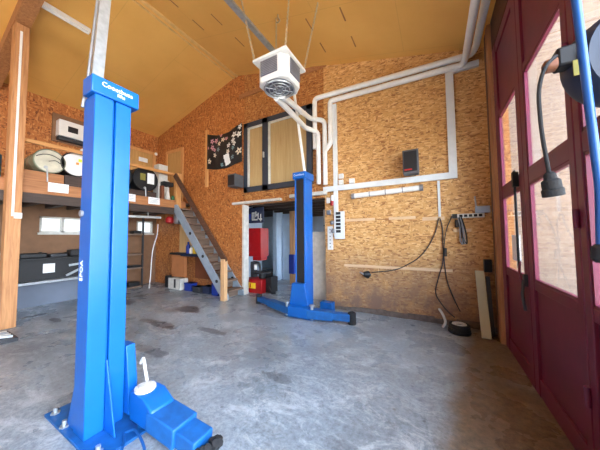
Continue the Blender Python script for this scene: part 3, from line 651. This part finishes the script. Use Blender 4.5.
# stairs
sc = thing('staircase', (-5.4,4.52,0), 'steep open wooden stair with pale steel stringers up to mezzanine', 'staircase')
def nose(z): return -4.18-.86*z
ang = Vector((-.86,0,1)).normalized()
for y,mt in ((4.26,'steelblue'),(4.79,'steelblue')):
    a = Vector((nose(0)-.06,y,.0)); b = B(); pz = [(-4.27,.0),(-4.05,.0),(-4.05,.14),(-6.20,2.48),(-6.42,2.42),(-6.42,2.28)]
    s_ = -.14
    poly = [(x+s_,y-.02,z) for x,z in ((-4.44,0),(-4.23,0),(-4.23,.10),(-6.24,2.45),(-6.36,2.45),(-6.36,2.24))]
    o = b.prism(poly,(0,.04,0)).build('stringer', M[mt], sc, .003)
    for z in (.45,1.05,1.65):
        x = nose(z)-.18; B().cyl((x,y-.032,z-.03),(x,y-.02,z-.03),.042,12).build('bolt', M['black'], o)
for k in range(1,12):
    z = .212*k; x = nose(z)
    B().box((x-.24,4.28,z-.04),(x,4.77,z)).build('tread', M['stairwood'], sc, .003)
    B().box((x-.21,4.28,z-.212),(x-.19,4.77,z-.04)).build('riser', M['stairwood'], sc)
B().box((-4.50,4.13,0),(-4.37,4.23,.98)).build('newel_post', M['newel'], sc, .005)
B().beam((-6.43,4.20,3.30),(-4.38,4.18,.92),.045,.14).build('handrail', M['darkwood'], sc, .004)
# drums on the mezzanine
def drum(y, z, r, L, label, body, end, x=-6.72, ribs=True):
    d = thing('drum', (x-L/2,y,z-r), label, 'drum', 'drums lying on the mezzanine')
    prof = [(r*.97,0),(r,.01),(r,L*.33),(r*1.03,L*.34),(r,L*.35),(r,L*.65),(r*1.03,L*.66),(r,L*.67),(r,L-.01),(r*.97,L)]
    B().lathe((x,y,z),(-1,0,0),prof,28).build('shell', body, d)
    B().tube([(x,y+r*math.cos(2*math.pi*k/32),z+r*math.sin(2*math.pi*k/32)) for k in range(32)],.014,6,0,True).build('rim', body, d)
    e = B().cyl((x,y,z),(x+.006,y,z),r*.96,28).build('end_disc', end, d)
    return d
d1 = drum(1.72,3.065,.23,.75,'grey green metal drum lying at the left end of mezzanine', M['drumgreen'], M['drumend'])
B().tube([(-6.712,1.72-.2+.02*k,3.065+.13-.0008*(k-9)**2*1.2) for k in range(19)],.008,6).tube([(-6.712,1.70,3.06),(-6.712,1.80,3.10),(-6.712,1.92,3.02)],.008,6,.03).build('band', M['darkgrey'], d1)
B().cyl((-6.712,1.66,2.93),(-6.70,1.66,2.93),.03).tube([(-6.70,1.68,2.90),(-6.70,1.69,2.64)],.012).build('tap', M['steel'], d1)
d2 = drum(2.13,3.10,.25,.75,'drum with white end and orange sticker beside the blue post', M['black'], M['white'])
B().box((-6.715,2.12,3.10),(-6.712,2.17,3.15)).build('sticker', M['orangered'], d2); B().box((-6.715,2.16,3.17),(-6.712,2.22,3.23)).build('sticker', M['lime'], d2)
d3_ = drum(3.56,3.08,.31,.75,'black drum with white paper label behind the railing', M['black'], M['black'])
B().box((-6.715,3.60,2.97),(-6.710,3.78,3.26)).build('label', M['paper'], d3_); B().box((-6.715,3.42,3.04),(-6.711,3.55,3.22)).build('label', M['olive'], d3_)
B().cyl((-6.712,3.53,2.84),(-6.69,3.53,2.84),.03).tube([(-6.69,3.55,2.82),(-6.69,3.56,2.60)],.012).build('tap', M['steel'], d3_)
drum(2.93,3.06,.29,.75,'black drum half hidden by blue post beside labelled one', M['black'], M['black'])
def cradle(y0,y1,h,label,mt='fascia'):
    c = thing('drum_cradle', (-7.1,(y0+y1)/2,2.55), label, 'cradle', 'cradles under the drums')
    for x in (-6.78,-7.36): B().box((x-.06,y0,2.55),(x+.06,y1,2.55+h)).build('beam', M[mt], c, .004)
cradle(1.36,1.94,.275,'orange timber cradle beneath the grey green drum'); cradle(1.95,2.6,.29,'dark cradle under the white ended drum','joist'); cradle(2.66,3.85,.21,'dark cradle under the black drums','joist')
for y,z,lab in ((1.80,2.51,'white paper note on mezzanine edge below the grey green drum'),(3.06,2.50,'white paper note on mezzanine edge right beside the blue post'),(3.67,2.49,'white paper note on mezzanine edge below the black labelled drum')):
    n_ = thing('paper_note', (MXE+.004,y,z-.09), lab, 'note', 'notes along the mezzanine edge')
    B().box((MXE+.001,y-.15,z-.09),(MXE+.004,y+.15,z+.09)).build('sheet', M['paper'], n_)
    b = B()
    for k in range(4): b.box((MXE+.004,y-.11,z+.045-k*.033),(MXE+.0045,y+.11-.03*(k%2),z+.053-k*.033))
    b.build('text_lines', M['teal'], n_)
iv = thing('inverter_box', (XL,2.55,4.15), 'white wall mounted control box with dark screen above the drums', 'control box')
B().box((XL+.06,2.22,4.12),(XL+.28,2.86,4.53)).build('case', M['white'], iv, .012)
B().box((XL+.281,2.39,4.25),(XL+.286,2.59,4.40)).build('screen', M['black'], iv)
B().box((XL+.001,2.16,4.0),(XL+.06,2.95,4.72)).build('backboard', M['brownwall'], iv)
B().box((XL+.06,2.24,4.03),(XL+.22,2.84,4.12)).build('underside', M['darkgrey'], iv)
tag(B().lathe((-6.75,2.24,3.36),(0,0,1),[(.02,.0),(.05,.02),(.05,.1),(.02,.13)],10).build('clamp', M['white']), 'small white clamp fixed to railing beside blue post', 'clamp')
wb = tag(B().box((-7.05,3.94,2.555),(-6.78,4.26,3.18)).box((-7.04,3.95,3.18),(-6.80,4.22,3.62)).build('white_carton', M['dirtwhite'], None, .008), 'stacked white cartons at the railing end', 'carton')
tag(B().box((-6.85,3.98,2.90),(-6.6,4.26,3.04)).build('black_case', M['black'], None, .008).__class__ and bpy.data.objects[-1] if False else B().box((-6.76,3.98,2.98),(-6.58,4.26,3.10)).build('black_case', M['black'], None, .008), 'black case on brown box beside the railing post', 'case')
tag(B().box((-6.76,3.96,2.555),(-6.66,4.04,2.98)).build('brown_box', M['brownwarm'], None, .006), 'brown box under the black case on mezzanine', 'box')
tc = thing('funnel', (-6.62,4.12,2.555), 'narrow white cone standing beside railing post', 'cone')
B().lathe((-6.62,4.12,2.57),(0,0,1),[(.075,0),(.05,.15),(.02,.34),(.012,.4)],14).build('cone', M['dirtwhite'], tc); B().cyl((-6.62,4.12,2.555),(-6.62,4.12,2.57),.085).build('base', M['dirtwhite'], tc)
tag(B().lathe((-6.58,4.245,2.581),(0,0,1),[(.035,0),(.045,.02),(.045,.1),(.03,.13)],12).build('green_tin', M['green']), 'small green tin at foot of the railing post', 'tin')
bd_ = tag(B().lathe((-7.0,.95,2.555),(0,0,1),[(.2,0),(.2,.5),(.18,.52)],20).build('blue_drum', simple('dull_blue_drum',(40,84,120),.5)), 'blue drum on mezzanine behind the tall pine post', 'drum')
tag(B().cyl((XL+.01,4.76,4.42),(XL+.06,4.76,4.42),.05).build('wall_sensor', M['white']), 'small round white sensor in the upstairs corner', 'sensor')
# ---------------------------------------------------------------- below the mezzanine
struct(B().box((XL,-1,0),(-7.85,3.3,.52)).build('wall_left_ledge', M['ledge'], origin=O0))
wbn = thing('workbench', (-8.1,2.2,.52), 'black workbench on the ledge under the small window', 'workbench')
B().box((XL+.01,.9,1.02),(-7.78,3.2,1.07)).build('top', M['black'], wbn, .004)
B().box((XL+.02,1.5,.52),(-7.86,3.1,1.02)).build('front_panel', M['black'], wbn)
B().box((-7.859,1.97,.72),(-7.855,2.17,.93)).build('paper_label', M['paper'], wbn)
B().box((-7.83,.95,.52),(-7.79,1.0,1.02)).build('leg', M['grey'], wbn); B().box((-7.83,1.45,.52),(-7.78,1.50,1.02)).build('leg', M['dirtwhite'], wbn)
random.seed(5)
for i,(y0,w,h,nm,lab,mt) in enumerate(((3.08,.10,.20,'spray_can_box','small dark box at far end of the bench by the post','navy'),(1.18,.10,.08,'oil_tin','small pale tin at extreme left of the bench','dirtwhite'),(1.62,.42,.11,'bumper','dark moulded part lying at left on the bench','black'),(2.10,.30,.08,'tool_tray','low dark tray in the middle of the bench','darkgrey'),(2.45,.34,.16,'tool_case','black tool case on the bench beneath the window','black'),(2.82,.25,.13,'parts_box','grey mottled parts box at right end of bench','grey'))):
    tag(B().box((-8.15,y0,1.071),(-7.88,y0+w,1.071+h)).build(nm, M[mt], None, .02), lab, 'workshop item', 'items lying on the black workbench')
tag(B().lathe((-8.0,1.33,1.071),(0,0,1),[(.06,0),(.07,.08),(.03,.13),(.025,.18)],12).build('metal_jug', M['steel']), 'shiny metal jug at left end of the bench', 'jug')
for k,(a,b_,lab) in enumerate((((-7.80,2.36,.62),(-7.80,2.90,.90),'long pale strip leaning across black bench front'),((-7.79,2.40,.86),(-7.79,3.02,.93),'upper pale strip across the black bench front'))):
    tag(B().beam(a,b_,.02,.05).build('metal_strip', M['steel']), lab, 'strip')
tag(B().beam((-7.82,1.30,.54),(-7.80,1.46,.98),.03,.04).build('iron_bar', M['grey']), 'slim bar leaning at left below bench top', 'bar')
tag(B().beam((-7.68,1.3,.545),(-7.72,3.15,.555),.24,.05).build('metal_sheet', M['steel']), 'bent pale metal sheet lying on the ledge edge', 'sheet')
tag(B().beam((-8.40,1.62,1.4),(-8.40,1.64,2.26),.05,.05,(0,1,0)).build('wall_conduit', M['dirtwhite']), 'pale vertical pipe on brown wall left of small window', 'pipe')
tag(B().beam((-8.38,1.42,1.10),(-8.39,1.58,1.95),.04,.04,(0,1,0)).build('broom_handle', M['darkwood']), 'dark stick leaning on brown wall behind the bench', 'stick')
for k,(x,y,w,h,lab) in enumerate(((-8.0,1.95,.10,.13,'small dark pot between left part and tray on bench'),(-7.95,2.38,.07,.10,'tiny black tin beside the tool case on bench'))):
    tag(B().lathe((x,y,1.071),(0,0,1),[(w*.5,0),(w*.55,.01),(w*.5,h*.8),(w*.2,h)],12).build('oil_pot', M['black']), lab, 'pot')
tag(B().tube([(-7.8,1.2,.56),(-7.76,1.35,.62),(-7.78,1.5,.58),(-7.74,1.62,.56)],.02,8,.05).build('iron_hook', M['darkgrey']), 'dark bent iron lying on the ledge at left', 'hook')
# shelf unit
sh = thing('shelf_unit', (-8.05,4.0,0), 'tall dark shelf unit in the corner behind the blue post', 'shelf')
for z in (.06,.62,1.03,1.64): B().box((XL+.02,3.35,z-.04),(-7.85,4.15,z)).build('shelf', M['stairwood'], sh)
for y in (3.35,4.11): B().box((-7.90,y,0),(-7.85,y+.04,2.2)).build('upright', M['darkgrey'], sh)
for y0,z,w,h,lab,mt in ((3.9,1.64,.22,.09,'black box on the top shelf of corner unit','black'),(3.78,.62,.35,.06,'dark flat tray on the middle shelf','black'),(3.80,.06,.3,.12,'dark crate on the bottom shelf','black')):
    tag(B().box((-8.2,y0,z+.001),(-7.92,y0+w,z+h)).build('storage_box', M[mt], None, .01), lab, 'box', 'boxes on the corner shelf unit')
tag(B().cyl((-7.35,2.6,2.10),(-7.25,4.3,2.12),.035).cyl((-7.34,2.74,2.10),(-7.34,2.74,2.26),.008).cyl((-7.27,3.94,2.11),(-7.27,3.94,2.26),.008).build('tube_lamp', M['pipe']), 'long pale tube lamp slung under the mezzanine', 'lamp')
tag(B().lathe((-6.9,4.36,1.93),(0,0,1),[(.05,0),(.11,.03),(.12,.13),(.08,.2),(.0,.22)],16).build('hard_hat', M['red']), 'red helmet hanging under the mezzanine corner', 'helmet')
tag(B().box((-6.8,4.4,1.92),(-6.6,4.62,2.255)).build('grey_bag', M['grey'], None, .05), 'grey bundle beside the red helmet', 'bundle')
cable([(-7.3,4.25,1.92),(-7.28,4.22,1.6),(-7.40,4.18,1.2),(-7.42,4.15,.8),(-7.40,4.12,.4),(-7.42,4.1,.02)],.014,'white cable hanging from under mezzanine to the floor','white')
us = thing('wall_board', (-6.72,YB-.1,1.05), 'yellowish chipboard panel behind the stair', 'board')
B().box((-7.05,YB-.06,1.05),(-6.2,YB-.02,1.95)).build('board', M['ply'], us)
tag(B().box((-7.1,4.50,1.0),(-6.55,YB-.02,1.05)).build('wall_shelf', M['black'], None, .004), 'black wall shelf left beneath the stair', 'shelf')
tag(B().box((-6.50,4.45,.97),(-5.75,YB-.02,1.04)).build('wall_shelf', M['navy'], None, .004), 'blue wall shelf with bottles beneath the stair', 'shelf')
for x,h,mt,lab in ((-6.35,.34,'deepblue','blue bottle at left on the blue shelf'),(-6.20,.22,'white','white bottle in the middle of the blue shelf'),(-6.05,.30,'yellow','yellow bottle on the blue shelf beneath the stair'),(-6.28,.44,'deepblue','tall blue canister behind the bottles')):
    y = 4.70 if h < .4 else 4.78
    tag(B().lathe((x,y-.1 if h<.4 else y-.03,1.041),(0,0,1),[(.055,0),(.06,.02),(.06,h*.62),(.025,h*.8),(.025,h)],12).build('bottle', M[mt]), lab, 'bottle', 'bottles on the blue shelf')
tag(B().box((-7.0,4.52,.34),(-6.42,4.62,.98)).build('cardboard_sheet', M['cardboard'], None, .004), 'upright brown cardboard panel left beneath the stair', 'cardboard')
tag(B().box((-6.3,YB-.05,.3),(-5.0,YB-.02,.95)).build('hardboard_sheet', M['brownwarm'], None, .004), 'dark brown panel on wall behind the stair', 'panel')
bk = thing('bucket_crate', (-6.7,4.5,0), 'whitish crate below the cardboard panel', 'crate')
B().box((-6.98,4.40,0),(-6.42,4.66,.32)).build('crate', M['dirtwhite'], bk, .01); B().box((-6.7,4.395,.05),(-6.62,4.4,.30)).build('slot', M['black'], bk)
tag(B().box((-7.25,4.45,0),(-7.06,4.7,.36)).build('black_canister', M['black'], None, .03), 'black canister left of the whitish crate', 'canister')
random.seed(9)
for i,(x,y,w,d,h,mt,lab) in enumerate(((-6.15,4.55,.3,.2,.22,'deepblue','blue box on floor right of whitish crate'),(-5.75,4.52,.28,.22,.16,'darkgrey','dark toolbox on floor beneath the stair'),(-5.40,4.55,.26,.2,.20,'navy','navy bin on floor beneath the stair'),(-5.02,4.52,.24,.2,.30,'deepblue','blue tub on floor close to stair foot'))):
    tag(B().box((x-w/2,y-d/2,0),(x+w/2,y+d/2,h)).box((x-w/2-.01,y-d/2-.01,h-.03),(x+w/2+.01,y+d/2+.01,h)).build('storage_bin', M[mt], None, .008), lab, 'bin', 'bins on the floor beneath the stair')
# tools at the foot of the post, left
tj = thing('tool_tray', (-5.65,1.0,0), 'low dark metal tray of tools at foot of pine post', 'tray')
B().box((-6.0,.8,.0),(-5.45,1.14,.05)).build('tray', M['darkgrey'], tj, .006)
for k in range(4): B().beam((-5.94+.11*k,.84,.066+.01*k),(-5.86+.11*k,1.1,.066),.03,.03).build('tool', M['steel' if k%2 else 'dirtwhite'], tj)
# ---------------------------------------------------------------- storeroom
FY = 9.6
struct(B().box((-8.6,FY,0),(-1.2,FY+.15,2.7)).build('wall_storeroom_far', M['palewall'], origin=O0))
struct(B().box((-1.65,YB+.15,0),(-1.5,5.9,2.7)).box((-1.65,5.9,0),(-1.5,8.6,.8)).box((-1.65,5.9,2.2),(-1.5,8.6,2.7)).box((-1.65,8.6,0),(-1.5,FY,2.7)).build('wall_storeroom_right', M['palewall'], origin=O0))  # unseen opening in this wall, added to let daylight into the storeroom
struct(B().box((-4.95,YB+.15,0),(-4.8,6.1,2.7)).box((-4.95,6.9,0),(-4.8,8,2.7)).build('wall_storeroom_left', M['palewall'], origin=O0))
struct(B().box((-8.6,YB+.15,0),(-8.45,FY,2.7)).build('wall_storeroom_end', M['palewall'], origin=O0))
sc2 = struct(B().box((-8.6,YB+.15,2.5),(-1.5,FY+.15,2.6)).build('ceiling_storeroom', M['joist'], origin=O0))
for k in range(8): struct(B().box((-4.8,5.1+k*.55,2.34),(-1.65,5.18+k*.55,2.5)).build('joist', M['joist'], sc2))
sg = thing('painted_sign', (-4.3,5.3,1.95), 'dark blue sign with pale drawing at top of storeroom opening', 'sign')
B().box((-4.68,5.26,1.90),(-4.10,5.30,2.33)).build('board', M['navy'], sg, .004)
b = B(); 
for x0,x1,z0,z1 in ((-4.50,-4.47,1.97,2.2),(-4.50,-4.40,2.16,2.2),(-4.44,-4.41,2.0,2.2),(-4.50,-4.30,1.97,2.01),(-4.37,-4.34,2.06,2.22),(-4.37,-4.26,2.1,2.14),(-4.29,-4.26,2.0,2.18),(-4.24,-4.14,1.98,2.02),(-4.2,-4.17,1.94,2.14)): b.box((x0,5.255,z0),(x1,5.26,z1))
b.build('drawing', M['dirtwhite'], sg); B().box((-4.62,5.25,2.0),(-4.54,5.255,2.16)).build('mark', M['deepblue'], sg)
rp = thing('red_cabinet', (-4.45,5.6,.9), 'red wall cabinet inside the storeroom', 'cabinet')
B().box((-4.79,5.38,.95),(-4.28,5.75,1.76)).build('body', M['red'], rp, .01); B().box((-4.6,5.42,.84),(-4.3,5.70,.95)).build('tray', M['red'], rp, .006)
tm = thing('tyre_machine', (-4.35,5.6,0), 'black workshop machine on a red base inside the storeroom', 'machine')
B().box((-4.70,5.12,.0),(-4.05,5.62,.36)).build('base', M['red'], tm, .012); B().box((-4.60,5.115,.12),(-4.25,5.12,.27)).build('yellow_label', M['yellow'], tm)
B().box((-4.44,5.112,.14),(-4.41,5.115,.25)).build('warning_bar', M['red'], tm)
B().cyl((-4.25,5.42,.36),(-4.25,5.42,.50),.10).cyl((-4.25,5.42,.50),(-4.25,5.42,.54),.24,24).build('turntable', M['black'], tm)
B().box((-4.66,5.40,.36),(-4.54,5.56,.80)).tube([(-4.60,5.45,.78),(-4.35,5.42,.78),(-4.33,5.42,.56)],.03,8,.08).build('tool_arm', M['darkgrey'], tm, .006)
B().cyl((-4.40,5.30,.60),(-4.40,5.30,.74),.045).build('grease_pot', M['white'], tm); B().box((-4.05,5.3,.0),(-3.86,5.6,.42)).build('motor_box', M['black'], tm, .01)
B().tube([(-3.9,5.2,.2),(-3.75,5.15,.05),(-3.7,5.25,.04)],.03,8,.05).build('pedal', M['black'], tm)
wp = thing('white_wall_panel', (-4.25,7.3,0), 'pale blue panel standing behind the red cabinet', 'panel')
B().box((-4.75,7.2,0),(-4.15,7.3,2.3)).build('panel', M['palewall'], wp)
pl = thing('storeroom_post', (-3.95,6.62,0), 'pale timber post standing in the storeroom doorway', 'post')
B().box((-4.06,6.56,0),(-3.86,6.70,2.33)).build('post', M['newel'], pl, .004)
tag(B().box((-4.04,6.46,.35),(-3.84,6.555,.95)).build('blue_bag', M['deepblue'], None, .02), 'deep blue bag hung on the pale storeroom post', 'bag')
tag(B().box((-5.2,8.0,0),(-4.75,8.2,1.9)).build('upright_board', M['palegreen']), 'pale green panel deep in the storeroom', 'panel')
tag(B().box((-5.6,8.4,0),(-4.9,9.2,.9)).build('dark_tank', M['black'], None, .05), 'dark machine deep in the storeroom shadows', 'machine')
tag(B().cyl((-4.5,7.75,.0),(-4.5,7.75,.75),.2).build('red_drum', simple('dark_red_drum',(120,24,22),.5)), 'dark red drum behind the pale storeroom post', 'drum')
rs = thing('storage_rack', (-2.1,5.6,0), 'grey rack behind the far lift post', 'rack')
for z in (.05,.7,1.3,1.8): B().box((-2.5,5.7,z-.03),(-1.66,6.1,z)).build('shelf', M['darkgrey'], rs)
for x in (-2.5,-1.72): B().box((x,5.7,0),(x+.05,5.75,2.2)).build('upright', M['grey'], rs)
tag(B().box((-2.45,5.72,.705),(-2.0,6.05,1.2)).build('pale_carton', M['palegreen'], None, .01), 'pale carton on middle shelf of the grey rack', 'carton')
tag(B().box((-2.4,5.75,1.301),(-2.1,6.05,1.6)).build('black_bin', M['black'], None, .01), 'black bin on upper shelf of the grey rack', 'bin')
pn = tag(B().box((-2.62,5.30,0),(-2.15,5.36,1.62)).build('white_sheet', M['dirtwhite']), 'tall off white board just inside the storeroom at right', 'board')
# ---------------------------------------------------------------- cable reel and hose at right
fr = lambda u,v,d: Vector((0,0,CAMH))+(rt*((u-300)/F_PX)+up*((225-v)/F_PX)+fwd)*d
rc = Vector((.665,1.42,2.19)); ax = Vector((.30,-.95,-.05)).normalized()
re = thing('cable_reel', rc, 'blue black cable reel hanging at upper right before the gate', 'cable reel')
B().lathe(rc-ax*.07,ax,[(.12,0),(.165,.01),(.175,.03),(.175,.12),(.165,.14),(.12,.145)],36).build('drum_case', M['reel'], re)
B().tube([rc+ax*.076+(ax.cross(Vector((0,0,1))).normalized()*math.cos(q*math.pi/14)+Vector((0,0,1))*math.sin(q*math.pi/14))*.115 for q in range(28)],.008,6,0,True).build('ring', M['black'], re)
B().cyl(rc+ax*.075,rc+ax*.09,.045,20).build('hub', M['black'], re)
g0 = Vector((.425,1.36,2.20))
B().box((g0.x-.008,g0.y-.025,g0.z-.02),(g0.x+.04,g0.y+.025,g0.z+.025)).build('cable_guide', M['orange'], re, .012)
B().box((g0.x+.03,g0.y-.025,g0.z-.02),(g0.x+.11,g0.y+.04,g0.z+.06)).build('outlet_arm', M['black'], re, .01)
B().box((g0.x+.06,g0.y-.06,g0.z-.09),(g0.x+.09,g0.y-.055,g0.z-.03)).build('rating_label', M['olive'], re)
B().box((rc.x-.02,rc.y-.02,rc.z+.17),(rc.x+.02,rc.y+.02,cz(rc.x)-.002)).build('hanger', M['grey'], re)
kp = [fr(556,56,.96),fr(545,68,.95),fr(539,90,.95),fr(540,115,.95),fr(543,140,.95),fr(549,173,.95)]
Q = []
for i in range(len(kp)-1):
    a,b_,c,d = kp[max(i-1,0)],kp[i],kp[i+1],kp[min(i+2,len(kp)-1)]
    for k in range(6): t = k/6; Q.append(.5*((2*b_)+(c-a)*t+(2*a-5*b_+4*c-d)*t*t+(3*b_-a-3*c+d)*t**3))
Q.append(kp[-1]); B().tube(Q,.0068,8).build('cord', M['rubber'], re)
e0,e1 = fr(549,172,.95),fr(554,198,.95); d = (e1-e0).normalized()
cn = B().lathe(e0,d,[(.010,0),(.018,.008),(.02,.028),(.029,.036),(.029,.066),(.033,.07),(.033,.096),(.025,.098),(.023,.06),(0,.06)],24).build('socket_end', M['rubber'], re)
hp = [fr(599.5,186,.85),fr(596,160,.85),fr(576,0,.85)]; h2 = hp[2]+(hp[2]-hp[1])*((cz(.5)-hp[2].z)/(hp[2].z-hp[1].z)); h2.z = cz(h2.x)-.02
hs_ = thing('air_hose', (h2.x,h2.y,1.3), 'blue air hose hanging at the right edge before the reel', 'hose')
he = fr(601,250,.85)
B().tube([he,hp[0],hp[1],hp[2],h2],.0125,12,.1).build('tube', M['hose'], hs_)
B().lathe(he+Vector((0,0,.02)),(0,0,-1),[(.014,0),(.024,.01),(.026,.05),(.016,.065)],16).build('coupling', M['black'], hs_)
# ---------------------------------------------------------------- light
SKY_S, SKY_B = 16.0, 1.2
w = bpy.data.worlds.new('sky'); scn.world = w; w.use_nodes = True; nt = w.node_tree; bg = nt.nodes['Background']
tcn = N(nt,'ShaderNodeTexCoord'); sp = N(nt,'ShaderNodeSeparateXYZ'); nt.links.new(tcn.outputs['Generated'], sp.inputs[0])
nt.links.new(ramp(nt, sp.outputs[2], [(.0,(240,244,250)),(.5,(196,218,246))]), bg.inputs[0])
ym = N(nt,'ShaderNodeMath',operation='MULTIPLY_ADD',use_clamp=True); nt.links.new(sp.outputs[0], ym.inputs[0]); ym.inputs[1].default_value = 1.3; ym.inputs[2].default_value = -.2
st_ = N(nt,'ShaderNodeMath',operation='MULTIPLY_ADD'); nt.links.new(ym.outputs[0], st_.inputs[0]); st_.inputs[1].default_value = SKY_S; st_.inputs[2].default_value = SKY_B
nt.links.new(st_.outputs[0], bg.inputs[1])
s = bpy.data.lights.new('sun','SUN'); s.energy = 19; s.angle = math.radians(3); s.color = (1,.95,.88)
so_ = bpy.data.objects.new('sun', s); C.objects.link(so_); so_.rotation_euler = Vector((.06,-.30,-.95)).to_track_quat('-Z','Y').to_euler()
scn.view_settings.view_transform = 'Standard'; scn.view_settings.look = 'None'; scn.view_settings.gamma = 1; scn.view_settings.use_curve_mapping = False
scn.view_settings.exposure = 0.58
